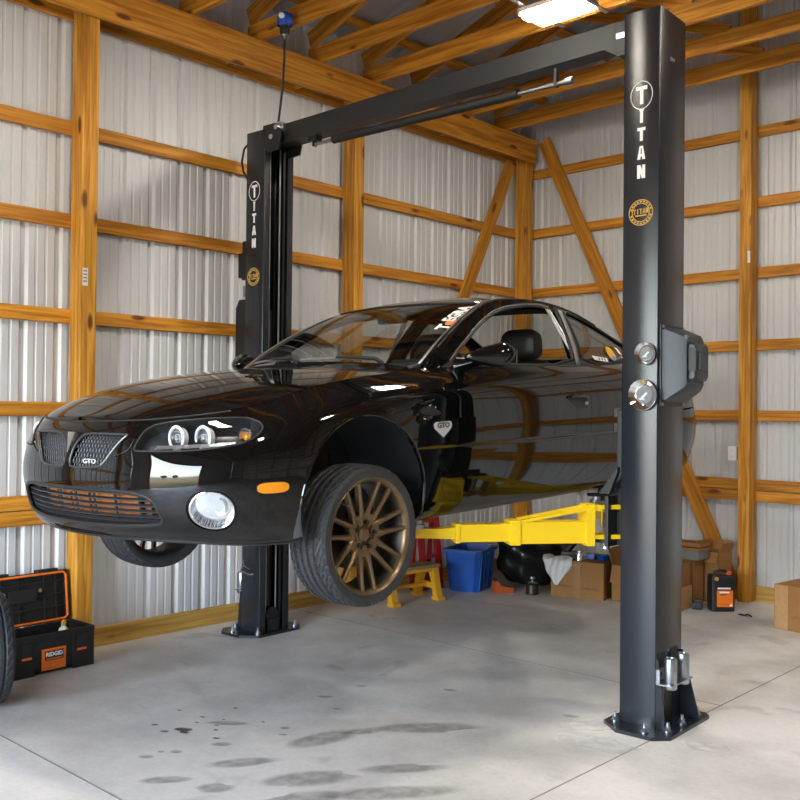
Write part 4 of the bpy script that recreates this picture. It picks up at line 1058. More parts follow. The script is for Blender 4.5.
# ---- door furniture
for s,DR in ((1,DOORL),(-1,DOORR)):
    H=empty('door_handle',(0,0,0),parent=DR)
    hs=smooth_poly([(3.315,.735),(3.33,.752),(3.53,.742),(3.545,.70),(3.53,.682),(3.40,.690)],it=2)
    panel('recess',PM.grid(np.linspace(3.28,3.58,40),np.linspace(.66,.78,26)).clip(poly_sdf(hs)),SB,'liner',H,sx=s,flange=.01,off=.0015,gap=0)
    g=MB(); g.tube(curve_on(SB,[(3.325,.742),(3.40,.747),(3.47,.745),(3.53,.735)],out_body,.012,sx=s),[.007,.013,.013,.008],10); g.build('pull','paint',H)
    g=MB(); g.tube(curve_on(SB,[(3.505,.705),(3.53,.705)],out_body,.004,sx=s),.010,10); g.build('lock','zinc',H)
    # mirror
    MR=empty('side_mirror',(0,0,0),parent=DR)
    bm=bmesh.new(); bmesh.ops.create_uvsphere(bm,u_segments=36,v_segments=20,radius=1)
    for v in bm.verts:
        x,y,z=v.co
        k=.50+.50*min(1,max(0,(x+1)/1.25))     # teardrop: fat at the outboard rear end
        v.co=Vector((x*(.175 if x<0 else .105),y*.085*k,z*.068*k+.010*x))
    g=MB(); g.bm(bm,(Matrix.Scale(-1,4,(1,0,0)) if s<0 else Matrix.Identity(4))@Matrix.Translation((1.0,.845,.985))@Matrix.Rotation(R(56),4,'Z'))
    g.build('mirror_shell','paint',MR,smooth=60)
    g=MB(); g.box((s*1.035,.925,.98),(.10,.006,.07),Matrix.Rotation(s*R(-14),3,'Z'),.003); g.build('mirror_glass','chrome',MR)
    g=MB(); g.tube([(s*.79,.80,.935),(s*.85,.80,.945),(s*.94,.80,.965)],[.045,.032,.026],12); g.build('mirror_stalk','paint',MR)
    sail=[(.70,.02),(.79,.02),(.81,.30),(.76,.24)]
    V=curve_on(lambda Y,h:SG(Y,h,1),[(.71,.0),(.845,.0),(.85,.32),(.80,.26)],out_side,.004,sx=s); g=MB(); g.add(V,[[0,1,2,3]]); g.build('mirror_sail','black_plastic',MR,smooth=0)
# belt seal and lower moulding
for s in (1,-1):
    g=MB(); g.tube(curve_on(lambda Y,h:SG(Y,h,1),[(y,.0) for y in np.linspace(.75,2.9,60)],out_side,.004,sx=s),.006,8); g.build('belt_moulding','rubber',CAR)
# small grey plates on the quarter seen beside the post
for z in (.62,.55):
    g=MB(); c=ringpt(3.93,0.0,0); g.box((.921,2.29,z*0+ (.655 if z>.6 else .560)),(.006,.07,.055),None,.006); g.build('quarter_plate','grey',CAR)
# wipers
for a,b,c_ in (((.10,.27),(.06,.36),(-.48,.30)),((.62,.40),(.50,.44),(.02,.33))):
    pass
def wpt(s_,t,off): return curve_on(SR,[(s_,t)],out_up,off)[0]
for t0,t1 in ((.70,.10),(.02,-.55)):
    W=empty('wiper',(0,0,0),parent=CAR)
    pts=[wpt(.03+.05*math.sin(math.pi*k/16),t0+(t1-t0)*k/16,.018) for k in range(17)]
    g=MB(); g.tube(pts[3:],.006,6); g.build('blade','grey',W)
    p0=wpt(.0,t0+.06,.005)
    g=MB(); g.tube([p0,wpt(.02,t0,.03),wpt(.04,t0-.12,.03),wpt(.07,t0-.30,.026)],[.014,.012,.009,.006],8); g.build('arm','black_plastic',W)
# ---- windscreen banner
wt=lambda s_,t: curve_on(SR,[(s_,t)],out_up,.002)[0]
def ws_text(txt,s0,t0,size,m,name,dt=0):
    o=Vector(wt(s0,t0)); x=Vector(wt(s0+.12,t0+.002))-o; y=Vector(wt(s0,t0-.04))-o
    return text_mesh(name,txt,size,m,WS,frame(o,x,y),bold=.0035,sx=1.0)
ws_text('T',1.235,.915,.115,'white','banner_letter')
ws_text('EGRA',1.67,.895,.10,'white','banner_letters')
o=Vector(wt(1.40,.925)); 
ocol=mat('orange vinyl',(.85,.16,.01),.45)
V=[wt(1.385+.095*math.cos(a),.925+.042*math.sin(a)) for a in np.linspace(0,6.28,24)[:-1]]
MB().add(V,[list(range(len(V)))]).build('banner_emblem',ocol,WS,smooth=0,fix=False)
# ---- interior
IN=empty('interior',(0,0,0),parent=CAR)
g=MB(); g.bb(-.70,.70,.62,2.9,.24,.30); g.build('cabin_floor','dash',IN,smooth=0)
g=MB(); g.prism([(.50,.60),(.44,.90),(.62,.955),(.98,.93),(1.06,.86),(1.02,.62)],-.70,.70,'YZ'); g.build('dashboard','dash',IN,smooth=30)
g=MB(); g.prism([(.92,.93),(.95,.985),(1.10,.965),(1.12,.93)],.20,.50,'YZ'); g.build('instrument_hood','dash',IN,smooth=30)
SWH=MB(); 
cx,cy,cz=.36,1.18,.94; ax=Vector((0,.86,.5)).normalized(); e1=Vector((1,0,0)); e2=ax.cross(e1)
SWH.tube([Vector((cx,cy,cz))+e1*.185*math.cos(a)+e2*.185*math.sin(a) for a in np.linspace(0,2*math.pi,40)[:-1]],.016,8,True)
SWH.tube([Vector((cx,cy,cz))-e1*.17,Vector((cx,cy,cz))+e1*.17],.018,8); SWH.tube([Vector((cx,cy,cz)),Vector((cx,cy,cz))-e2*.17],.018,8); SWH.cyl(Vector((cx,cy,cz))-ax*.03,Vector((cx,cy,cz))+ax*.02,.07,n=20); SWH.tube([Vector((cx,cy,cz)),Vector((cx,1.0,.86))],.03,8)
SWH.build('steering_wheel','leather',IN)
def cushion(name,prof,x0,x1,par,m='leather'):
    g=MB(); V=[];F=[];n=len(prof); xs=np.linspace(0,1,9)
    for k in xs:
        ins=.9+.1*math.sin(math.pi*k)**.5
        cy_=sum(p[0] for p in prof)/n; cz_=sum(p[1] for p in prof)/n
        sc_=.80 if k in (0,1) else (.95 if k in (xs[1],xs[-2]) else 1.)
        for p in prof: V.append((x0+(x1-x0)*k,cy_+(p[0]-cy_)*sc_,cz_+(p[1]-cz_)*sc_))
    for i in range(8):
        for k in range(n): F.append([i*n+k,i*n+(k+1)%n,(i+1)*n+(k+1)%n,(i+1)*n+k])
    F+=[list(range(n)),[8*n+k for k in range(n)]]
    g.add(V,F); return g.build(name,m,par,smooth=60)
for x in (.37,-.37):
    ST=empty('front_seat',(0,0,0),parent=IN)
    cushion('seat_cushion',smooth_poly([(1.38,.36),(1.38,.52),(1.90,.46),(1.92,.32)],it=2),x-.25,x+.25,ST)
    cushion('seat_back',smooth_poly([(1.82,.42),(1.98,.40),(2.12,.98),(2.03,1.01),(1.95,.93)],it=2),x-.24,x+.24,ST)
    hr=smooth_poly([(1.97,1.00),(1.97,1.16),(2.02,1.205),(2.10,1.17),(2.11,1.02),(2.05,.99)],it=2)
    cushion('headrest',hr,x-.125,x+.125,ST)
cushion('rear_bench',smooth_poly([(2.45,.36),(2.40,.55),(2.72,.52),(2.95,1.0),(3.1,1.0),(3.1,.36)],it=2),-.6,.6,IN)
g=MB(); g.prism([(2.75,.98),(3.15,1.0),(3.15,.96),(2.75,.95)],-.62,.62,'YZ'); g.build('parcel_shelf','dash',IN,smooth=0)
g=MB(); g.bb(-.03,.03,1.30,1.34,1.22,1.29) if 0 else g.box((0,1.18,1.245),(.22,.03,.065),None,.015); g.build('rear_view_mirror','black_plastic',IN)
hl=PM.grid(np.linspace(SW,5.2,30),np.linspace(-.97,.97,20)); panel('headliner',hl,SR,'dash',IN,out=out_up,flange=0,off=-.022,gap=0)
for s in (1,-1):
    g=MB(); g.bb(*sorted((s*.76,s*.80)),.75,2.05,.35,.915,.01); g.build('door_card','leather',IN,smooth=0)
# ---- wheels
def make_wheel(name,loc,s):
    W=empty(name,loc,(0,0,0 if s>0 else math.pi),CAR)          # +x is the outer face
    RT=.327; hw=.118
    prof=[(.258,-.098),(.270,-.108),(.288,-.114),(.306,-.112),(.3185,-.102)]
    xs=np.linspace(-.098,.098,41)
    grooves=[-.058,-.02,.02,.058]
    for x in xs:
        r=RT-.007*(abs(x)/.098)**3
        g_=any(abs(x-q)<.0075 for q in grooves)
        prof.append((r-(.010 if g_ else 0),x))
    prof+=[(.3185,.102),(.306,.112),(.288,.114),(.270,.108),(.258,.098)]
    n=240;V=[];F=[];m=len(prof)
    for k in range(n):
        for r,x in prof:
            rr=r
            if abs(x)<.11 and r>.30:
                sh=abs(x)>.06
                ph=k+int(abs(x)*(240 if sh else 420))*(1 if x>0 else -1)
                if sh and ph%6==0: rr=r-.009
                if (.0275<abs(x)<.050) and ph%5==0: rr=r-.007
            a=2*math.pi*k/n
            V.append((x,rr*math.cos(a),rr*math.sin(a)))
    for k in range(n):
        j=(k+1)%n
        for i in range(m-1): F.append([k*m+i,k*m+i+1,j*m+i+1,j*m+i])
    MB().add(V,F).build('tyre','tyre',W,smooth=28,fix=True)
    g=MB(); g.lathe([(.246,.080),(.249,.090),(.255,.099),(.266,.108),(.271,.104),(.266,.094)],(0,0,0),'X',80); g.build('rim_lip','bronze',W,smooth=40)
    g=MB(); g.lathe([(.258,-.10),(.250,-.095),(.236,-.06),(.232,.03),(.240,.07),(.247,.082)],(0,0,0),'X',80); g.build('rim_barrel','darkmetal',W,smooth=40)
    # spokes: seven forked pairs
    for k in range(7):
        a0=2*math.pi*k/7+1.10
        g=MB()
        for sgn_ in (1,-1):
            pass
            secs=[(.066,a0+sgn_*.33,.021,.060,.034),(.095,a0+sgn_*.275,.0165,.066,.032),(.135,a0+sgn_*.222,.0115,.075,.030),(.195,a0+sgn_*.186,.0095,.086,.028),(.235,a0+sgn_*.172,.0100,.094,.026),(.257,a0+sgn_*.168,.0125,.097,.024)]
            V=[]
            for r,a,w,xf,d in secs:
                ca,sa=math.cos(a),math.sin(a)
                for (du,dx) in ((-w,-d),(-w,-.007),(-w*.45,0),(w*.45,0),(w,-.007),(w,-d)):
                    V.append((xf+dx,r*ca-du*sa,r*sa+du*ca))
            F=[[i*6+q,i*6+(q+1)%6,(i+1)*6+(q+1)%6,(i+1)*6+q] for i in range(5) for q in range(6)]+[[0,1,2,3,4,5],[30+q for q in range(6)]]
            g.add(V,F)
        # webbing of the fork at the hub
        g.prism([(.05*math.cos(a0-.3),.05*math.sin(a0-.3))]+[(rr_*math.cos(a0+d_),rr_*math.sin(a0+d_)) for rr_,d_ in ((.118,-.20),(.104,-.11),(.099,0),(.104,.11),(.118,.20))]+[(.05*math.cos(a0+.3),.05*math.sin(a0+.3))],.030,.062,'YZ')
        g.build('spoke_pair','bronze',W,smooth=30)
    g=MB(); g.lathe([(.0,.052),(.036,.052),(.046,.044),(.070,.050),(.082,.060),(.088,.056),(.09,.015),(.0,.015)],(0,0,0),'X',56); g.build('hub','bronze',W,smooth=40)
    g=MB(); g.lathe([(0,.066),(.027,.065),(.033,.058),(.034,.046)],(0,0,0),'X',40); g.build('centre_cap','bronze',W)
    for k in range(5):
        a=2*math.pi*k/5+.15; g=MB(); c0=(.030,.060*math.cos(a),.060*math.sin(a)); g.cyl(c0,(.074,c0[1],c0[2]),.0125,.011,n=6); g.build('lug_nut','liftdark',W,smooth=20)
    for k in range(14):
        a=2*math.pi*(k+.5)/14+.30; 
    g=MB(); g.lathe([(.08,-.03),(.16,-.03),(.162,-.033),(.162,-.052),(.16,-.055),(.08,-.055)],(0,0,0),'X',56,True); g.lathe([(0,.01),(.075,.01),(.078,-.03),(.09,-.06),(0,-.06)],(0,0,0),'X',40); g.build('brake_disc','darkmetal',W,smooth=30)
    g=MB(); g.prism([(.19*math.cos(a),.19*math.sin(a)) for a in np.linspace(-.5,.5,10)]+[(.11*math.cos(a),.11*math.sin(a)) for a in np.linspace(.5,-.5,10)],-.075,-.008,'YZ'); g.build('brake_caliper','darkmetal',W,smooth=30)
    g=MB(); g.cyl((.09,.20*math.cos(2.3),.20*math.sin(2.3)),(.06,.21*math.cos(2.3),.21*math.sin(2.3)),.005,n=8); g.build('valve_stem','zinc',W)
    return W
make_wheel('wheel',(.785,0,.145),1)
make_wheel('wheel',(-.785,0,.145),-1)
make_wheel('wheel',(.785,2.79,.165),1)
make_wheel('wheel',(-.785,2.79,.165),-1)
# suspension stubs that carry the wheels
for y,z in ((0,.145),(2.79,.165)):
    g=MB(); g.cyl((-.72,y,z),(.72,y,z),.03,n=12); g.build('axle_shaft','darkmetal',CAR)
    for s in (1,-1):
        g=MB(); g.cyl((s*.62,y,z-.03),(s*.52,y+.02,.62),.03,n=12); g.cyl((s*.60,y,z+.10),(s*.53,y+.02,.5),.055,n=16); g.build('strut','darkmetal',CAR)
# ================================================================== THINGS ON THE FLOOR
# ---- tool box with open lid, by the left wall
TB=empty('tool_box',(-5.568,2.780,0),(0,0,R(2.5)))
tag(TB,'black tool box with orange trim and open lid by left wall post','tool box')
W2=.268;DP=.26;Hh=.235
g=MB(); t=.012
g.bb(-DP/2,DP/2,-W2,W2,.012,.03)
g.bb(DP/2-t,DP/2,-W2,W2,.012,Hh); g.bb(-DP/2,-DP/2+t,-W2,W2,.012,Hh); g.bb(-DP/2,DP/2,-W2,-W2+t,.012,Hh); g.bb(-DP/2,DP/2,W2-t,W2,.012,Hh)
g.bb(DP/2-.004,DP/2+.014,-W2-.006,-W2+.15,0,Hh,.006); g.bb(DP/2-.004,DP/2+.014,W2-.14,W2+.006,0,Hh,.006)
g.bb(-DP/2-.006,DP/2+.010,-W2-.010,-W2+.004,Hh-.02,Hh+.006,.003); g.bb(-DP/2-.006,DP/2+.010,W2-.004,W2+.010,Hh-.02,Hh+.006,.003); g.bb(DP/2-.004,DP/2+.012,-W2,W2,Hh-.02,Hh+.006,.003)
g.bb(DP/2-.002,DP/2+.005,-W2+.15,W2-.14,Hh-.05,Hh-.042)
g.build('case','black_plastic',TB,smooth=0)
for y in (-W2+.095,W2-.085):
    e=empty('latch',(0,0,0),parent=TB)
    g=MB(); g.bb(DP/2+.012,DP/2+.026,y-.032,y+.032,.115,.205,.006); g.build('latch_body','black_plastic',e,smooth=0)
    g=MB(); g.bb(DP/2+.014,DP/2+.03,y-.030,y+.030,.108,.122,.004); g.build('latch_tab','orange',e,smooth=0)
LB=empty('maker_plate',(0,.018,0),parent=TB)
g=MB(); g.box((DP/2+.008,-.01,.085),(.008,.155,.128),None,.004); g.build('plate','orange',LB,smooth=0)
g=MB(); g.box((DP/2+.0125,-.01,.107),(.002,.118,.056)); g.build('black_field','black_plastic',LB,smooth=0)
text_mesh('plate_letters','RIDGID',.034,'white',LB,frame((DP/2+.0138,-.01,.113),(0,1,0),(0,0,1)),extrude=.0006,bold=.0012,sx=.95)
g=MB(); g.bb(DP/2+.0125,DP/2+.0142,-.062,.042,.084,.091); g.build('red_stripe','orange',LB,smooth=0)
g=MB(); g.bb(DP/2+.012,DP/2+.0135,-.024,.004,.045,.053); g.bb(DP/2+.012,DP/2+.0135,-.015,-.005,.04,.057); g.build('small_mark','gold',LB,smooth=0)
# lid, hinged at the back and leaning against the wall
LD=empty('lid',(-DP/2-.004,0,Hh+.004),(0,R(-7),0),TB)
LH=.315;LT=.05
g=MB(); g.bb(-LT,-LT+.010,-W2,W2,.0,LH); g.bb(-LT,0,-W2,W2,0,.010); g.bb(-LT,0,-W2,W2,LH-.010,LH); g.bb(-LT,0,-W2,-W2+.010,0,LH); g.bb(-LT,0,W2-.010,W2,0,LH)
for z in (.09,.17,.25): g.bb(-LT+.008,-.022,-W2,W2,z-.004,z+.004)
for y in (-.16,-.05,.12,.2): g.bb(-LT+.008,-.026,y-.004,y+.004,0,LH)
g.bb(-LT+.008,-.012,-.12,.06,.14,.22,.006)
g.bb(-LT-.02,-.005,W2-.19,W2-.06,LH-.006,LH+.016,.005); g.bb(-LT-.02,-.005,-W2+.03,-W2+.15,LH-.006,LH+.016,.005)
g.build('lid_shell','black_plastic',LD,smooth=0)
g=MB(); g.tube([(.0,-W2+.03,.012),(.0,W2-.03,.012),(.0,W2-.012,.03),(.0,W2-.012,LH-.03),(.0,W2-.03,LH-.012),(.0,-W2+.03,LH-.012),(.0,-W2+.012,LH-.03),(.0,-W2+.012,.03)],.0075,8,True); g.build('orange_seal','orange',LD)
for y in (-.155,.085):
    g=MB(); g.cyl((-.03,y,.205),(-.010,y,.205),.012,n=10); g.build('lid_screw','steel',LD)
# a white object standing inside
IT=empty('parts_bottle',(-5.52,2.90,.0305),(0,0,.3)); tag(IT,'small white bottle standing inside the open black tool box','bottle')
g=MB(); g.lathe([(0,0),(.035,0),(.036,.01),(.036,.17),(.028,.20),(.014,.215),(.014,.225),(0,.225)],n=24); g.build('bottle_body','white',IT)
g=MB(); g.lathe([(0,.222),(.016,.222),(.016,.24),(.008,.255),(0,.255)],n=20); g.build('bottle_cap','yellow_plastic',IT)
# ---- loose tyre at the left edge
def loose_tyre(name,loc,rot,RT,hw,parent=None):
    prof=[(RT*.62,-hw*.75),(RT*.66,-hw*.92),(RT*.78,-hw),(RT*.90,-hw*.97),(RT*.965,-hw*.86)]
    for x in np.linspace(-hw*.82,hw*.82,33):
        r=RT-.010*(abs(x)/hw)**2.5
        if any(abs(x-q*hw)<.0055 for q in (-.5,-.17,.17,.5)): r-=.008
        prof.append((r,x))
    prof+=[(RT*.965,hw*.86),(RT*.90,hw*.97),(RT*.78,hw),(RT*.66,hw*.92),(RT*.62,hw*.75),(RT*.60,hw*.5),(RT*.80,hw*.1),(RT*.80,-hw*.1),(RT*.60,-hw*.5)]
    n=200;m=len(prof);V=[];F=[]
    for k in range(n):
        a=2*math.pi*k/n
        for r,x in prof:
            rr=r-(.005 if (r>RT*.95 and abs(x)>hw*.55 and (k+int(abs(x)*150))%6==0) else 0)
            V.append((x,rr*math.cos(a),rr*math.sin(a)))
    for k in range(n):
        j=(k+1)%n
        for i in range(m): F.append([k*m+i,k*m+(i+1)%m,j*m+(i+1)%m,j*m+i])
    return MB().add(V,F).build(name,'tyre',parent,loc,rot,smooth=28)
SPW=empty('spare_wheel',(-5.118,2.22,.30),(0,0,R(79))); tag(SPW,'worn black tyre standing at left edge in front of tool box','tyre'); loose_tyre('tyre',None,None,.30,.115,SPW)
# ---- yellow saw bench with wooden top
SB2=empty('saw_bench',(-5.45,5.92,0),(0,0,R(82))); tag(SB2,'low yellow folding step bench with worn wooden top behind front wheel','bench')
g=MB(); g.bb(-.30,.30,-.10,.10,.262,.29,.004); g.build('top_board',wood_mat('worn grey board',(.20,.13,.06),(.36,.25,.13),(.1,.06,.03)),SB2,smooth=0)
for sx in (-1,1):
    for sy in (-1,1):
        g=MB(); 
        x0=sx*.24
        g.prism([(sy*.05,.262),(sy*.105,.262),(sy*.125,.16),(sy*.155,.05),(sy*.175,.0),(sy*.115,.0),(sy*.10,.05),(sy*.075,.16),(sy*.045,.225)],x0-.03,x0+.03,'YZ')
        g.bb(x0-.04,x0+.04,*sorted((sy*.10,sy*.185)),0,.028,.004)
        g.build('leg','yellow_plastic',SB2,smooth=0)
g=MB(); g.bb(-.28,.28,-.10,.10,.235,.262,.004); g.bb(-.24,.24,-.012,.012,.10,.13); 
for sx in (-1,1): g.bb(sx*.24-.02,sx*.24+.02,-.10,.10,.09,.135)
g.build('frame','yellow_plastic',SB2,smooth=0)
# ---- red stand behind the bench
RS=empty('red_stand',(-5.66,6.48,0),(0,0,R(80))); tag(RS,'red steel ladder leg stand between yellow bench and blue bin','stand')
for sx in (-.13,.05):
    g=MB(); g.prism([(sx,.0),(sx+.06,.0),(sx-.02,.80),(sx-.08,.80)],-.05,-.02,'XZ'); g.build('leg','red',RS,smooth=0)
for q in ((-.16,.03,-.052,-.018,.60,.64),(-.14,.05,-.052,-.018,.28,.31),(-.24,.02,-.10,.03,.80,.83)):
    g=MB(); g.bb(*q); g.build('rung','red',RS,smooth=0)
for sx in (-.17,.01):
    g=MB(); g.prism([(.03,.0),(.06,.0),(-.0,.80),(-.03,.80)],sx-.03,sx,'YZ'); g.build('rear_leg','red',RS,smooth=0)
# ---- blue bin
BN=empty('recycling_bin',(-5.42,6.74,0),(0,0,R(17))); tag(BN,'blue plastic recycling bin standing by the left wall','bin')
def tub(m,a0,b0,a1,b1,h,t=.012,floor=.012):
    def rr(a,b,z,c=.04): return [(x*1.,y*1.,z) for x,y in ((a-c,-b),(a,-b+c),(a,b-c),(a-c,b),(-a+c,b),(-a,b-c),(-a,-b+c),(-a+c,-b))]
    rings=[rr(a0,b0,0),rr(a1,b1,h),rr(a1+.018,b1+.018,h),rr(a1+.018,b1+.018,h+.025),rr(a1-t,b1-t,h+.025),rr(a0-t,b0-t,floor)]
    V=[p for r_ in rings for p in r_];F=[list(range(8))[::-1],[40+k for k in range(8)]]
    for i in range(5):
        for k in range(8): F.append([i*8+k,i*8+(k+1)%8,(i+1)*8+(k+1)%8,(i+1)*8+k])
    m.add(V,F)
g=MB(); tub(g,.14,.185,.17,.222,.345); g.build('tub','blue',BN,smooth=25)
for y in (-.14,-.05,.05,.14):
    g=MB(); g.prism([(.141,.01),(.149,.01),(.177,.33),(.166,.33)],y-.012,y+.012,'XZ'); g.build('rib','blue',BN,smooth=0)
g=MB(); g.bb(.182,.197,-.06,.06,.325,.35,.004); g.build('grip','blue',BN,smooth=0)
# ---- orange wheel chock
CH=empty('wheel_chock',(-5.10,6.80,0),(0,0,R(55))); tag(CH,'small orange wheel chock on the floor beside blue bin','chock')
g=MB(); g.prism([(-.085,0),(.085,0),(.085,.045),(.03,.05),(-.03,.065),(-.055,.105),(-.085,.105)],-.045,.045,'XZ'); g.build('wedge',mat('faded orange rubber',(.42,.08,.015),.6),CH,smooth=0)
g=MB(); g.bb(-.082,-.06,-.03,.03,.10,.125,.003); g.build('handle','darkmetal',CH,smooth=0)
# ---- black sacks, the wide one enlarged to stand in for deep shade
def sack(name,loc,size,seed,label,m='blackbag'):
    random.seed(seed); bm=bmesh.new(); bmesh.ops.create_icosphere(bm,subdivisions=4,radius=1)
    ph=[random.uniform(0,6) for _ in range(9)]
    for v in bm.verts:
        x,y,z=v.co; d=1+.10*math.sin(5*x+ph[0])*math.sin(4*y+ph[1])+.07*math.sin(9*z+ph[2]+4*x)+.04*math.sin(15*y+ph[3]+6*z)+.03*math.sin(22*x+ph[4])
        k=1-.35*max(0,z)**2
        v.co=Vector((x*d*size[0]*k,y*d*size[1]*k,max(z*d,-.82)*size[2]+.82*size[2]))
    g=MB(); g.bm(bm); return tag(g.build(name,m,loc=loc,smooth=60),label,'bag')
o=sack('black_sack',(-5.17,7.37,0),(.33,.19,.33),3,'wide black plastic sack, enlarged to stand in for shade between blue bin and taped carton'); o.rotation_euler.z=R(43)
sack('black_sack',(-5.52,7.62,0),(.17,.18,.29),8,'smaller black plastic sack in the corner behind the wide one')
# ---- small can with wire bail
CN=empty('small_can',(-4.87,6.92,0)); tag(CN,'small dark can with bright lid on floor before black sacks','can')
g=MB(); g.lathe([(0,0),(.055,0),(.058,.006),(.056,.012),(.055,.085),(.06,.092),(.055,.098),(0,.095)],n=28); g.build('body','darkmetal',CN)
g=MB(); g.lathe([(0,.11),(.030,.108),(.045,.10),(.050,.094)],n=24); g.lathe([(0,.155),(.022,.15),(.026,.135),(.012,.12),(.012,.108)],n=20); g.build('lid','zinc',CN)
# ---- cartons
def carton(name,loc,rz_,w,d,h,label,open_=None,m='card',tape=True,group='cartons along the back wall'):
    e=empty(name,loc,(0,0,rz_)); tag(e,label,'box',group)
    g=MB(); t=.005
    if open_ is None: g.bb(-w/2,w/2,-d/2,d/2,0,h,.003)
    else:
        g.bb(-w/2,w/2,-d/2,d/2,0,.006); g.bb(-w/2,-w/2+t,-d/2,d/2,0,h); g.bb(w/2-t,w/2,-d/2,d/2,0,h); g.bb(-w/2,w/2,-d/2,-d/2+t,0,h); g.bb(-w/2,w/2,d/2-t,d/2,0,h)
    g.build('carton_body',m,e,smooth=0)
    if tape:
        g=MB(); g.bb(-.03,.03,-d/2-.0012,-d/2+.0,0.004,h-.003)
        if open_ is None: g.bb(-.03,.03,-d/2,d/2,h,h+.0012)
        g.build('packing_tape','tape',e,smooth=0)
    if open_:
        for side,ang in open_:
            L_=d/2
            f=MB()
            if side in 'FB':
                sy=-1 if side=='F' else 1
                fe=empty('flap_hinge',(0,0,0),parent=e); bpy.data.objects.remove(fe)
                o=f.bb(-w/2+.004,w/2-.004,0,L_,-.0025,.0025).build('flap',m,e,loc=(0,sy*d/2,h+.003),rot=(R(ang) if sy>0 else math.pi-R(ang),0,0),smooth=0)
            else:
                sx=-1 if side=='L' else 1
                o=f.bb(0,w*.45,-d/2+.004,d/2-.004,-.0025,.0025).build('flap',m,e,loc=(sx*w/2,0,h+.003),rot=(0,-R(ang) if sx>0 else math.pi+R(ang),0),smooth=0)
    return e
c1=carton('carton',(-4.53,7.21,0),R(13),.47,.36,.315,'brown carton with taped front and white plastic bag hanging over it')
g=MB()
for z,x0,x1 in ((.088,-.19,-.05),(.082,.05,.20)):
    x=x0
    while x<x1: g.bb(x,x+.012,-.1815,-.18,z,z+.018+.004*math.sin(x*90)); x+=.017
g.build('faded_print','print',c1,smooth=0)
carton('carton',(-4.09,7.33,0),R(6),.31,.30,.30,'open brown carton behind the front lift post, flaps raised',[('F',-72),('B',60),('L',75),('R',50)],tape=False)
carton('carton',(-3.69,7.28,0),R(4),.16,.22,.185,'lower pale brown box of the pair just right of the lift post',None,'card_light',False)
e=carton('carton',(-3.695,7.285,.1855),R(6),.15,.21,.19,'upper darker box of the pair just right of the lift post',None,'card',False)
b3=empty('folded_flat_box',(-3.735,7.56,.0),(0,0,R(0))); tag(b3,'stack of grey and brown flattened boxes behind the box pair','box')
g=MB(); g.bb(-.10,.09,-.09,.10,0,.375,.004); g.build('lower_bundle','card',b3,smooth=0)
g=MB(); g.bb(-.10,.14,-.10,.11,.376,.45,.008); g.build('grey_sheet_bundle','grey',b3,smooth=0)
g=MB(); g.bb(-.10,.15,-.10,.10,.451,.475,.003); g.bb(-.10,.15,-.09,.09,.485,.515,.003); g.bb(-.09,.14,-.05,.05,.47,.49); g.build('top_flats','card',b3,smooth=0)
tall=carton('carton',(-3.60,7.79,0),R(-10),.19,.18,.42,'tall open brown carton leaning behind the black oil jug',[('F',-68),('B',65),('L',75),('R',70)],tape=False)
g=MB(); g.bb(-.07,.07,-.05,.05,.2,.40,.01); g.build('packing_paper','card_light',tall,smooth=0)
bk=MB(); bk.bb(-.04,.045,-.04,.04,0,.06,.018); bk.bb(-.02,.04,-.03,.025,.05,.085,.012); o=bk.build('black_pouch','rubber',loc=(-3.555,7.36,0),rot=(0,0,.4),smooth=0); tag(o,'small black pouch on floor between box pair and oil jug','pouch')
# white bag draped over the taped carton
def bag():
    V=[];F=[];nu,nv=22,18
    for i in range(nu):
        for j in range(nv):
            u=i/(nu-1)*2-1; v=j/(nv-1)
            wdt=.135*(1-max(0,v-.35)**1.6*1.15)
            x=u*wdt+.01*math.sin(9*v+3*u); 
            if v<.3: y=.10-.10*v/.3; z=.005+.012*math.sin(6*u+8*v)+.01
            else: y=-.012-.012*math.sin(7*u+5*v)-.018*(1-u*u); z=.012-(v-.3)/.7*.235*(1-.25*u*u)
            V.append((x,y,z))
    for i in range(nu-1):
        for j in range(nv-1): F.append([i*nv+j,(i+1)*nv+j,(i+1)*nv+j+1,i*nv+j+1])
    g=MB(); g.add(V,F); return g
o=bag().build('plastic_bag','bag',loc=(-4.66,7.002,.318),rot=(0,0,R(13)),smooth=60); tag(o,'crumpled white plastic bag hanging over the left end of taped carton','bag')
so=o.modifiers.new('t','SOLIDIFY'); so.thickness=.002; so.offset=0
# clutter on top of the taped carton
o=MB(); o.bb(-.09,.09,-.06,.06,0,.05,.012); o.cyl((-.05,0,.05),(.03,.01,.14),.035,.028,n=16); o=o.build('dark_power_tool','black_plastic',loc=(-4.66,7.22,.3165),rot=(0,0,.5),smooth=30); tag(o,'black power tool lying on taped carton beside white bag','tool')
o=MB(); o.cyl((0,0,0),(0,0,.055),.038,.03,n=20); o.cyl((0,0,.055),(0,0,.075),.02,n=16); o=o.build('chrome_fitting','chrome',loc=(-4.52,7.12,.3165)); tag(o,'small bright chrome fitting on taped carton in front of black tool','fitting')
for x,y,rz_,l in ((-4.47,7.23,.3,'left'),(-4.36,7.24,-.3,'right')):
    o=MB(); o.bb(-.035,.035,-.03,.03,0,.05,.008); o=o.build('blue_pack','blue',loc=(x,y,.3165),rot=(0,0,rz_),smooth=0); tag(o,l+' one of two small blue packs on the taped carton','pack','blue packs on the carton')
o=MB(); o.bb(-.10,.10,-.05,.05,0,.035,.01); o=o.build('black_case','black_plastic',loc=(-4.42,7.32,.3165),rot=(0,0,.2),smooth=0); tag(o,'flat black case on the taped carton behind blue packs','case')
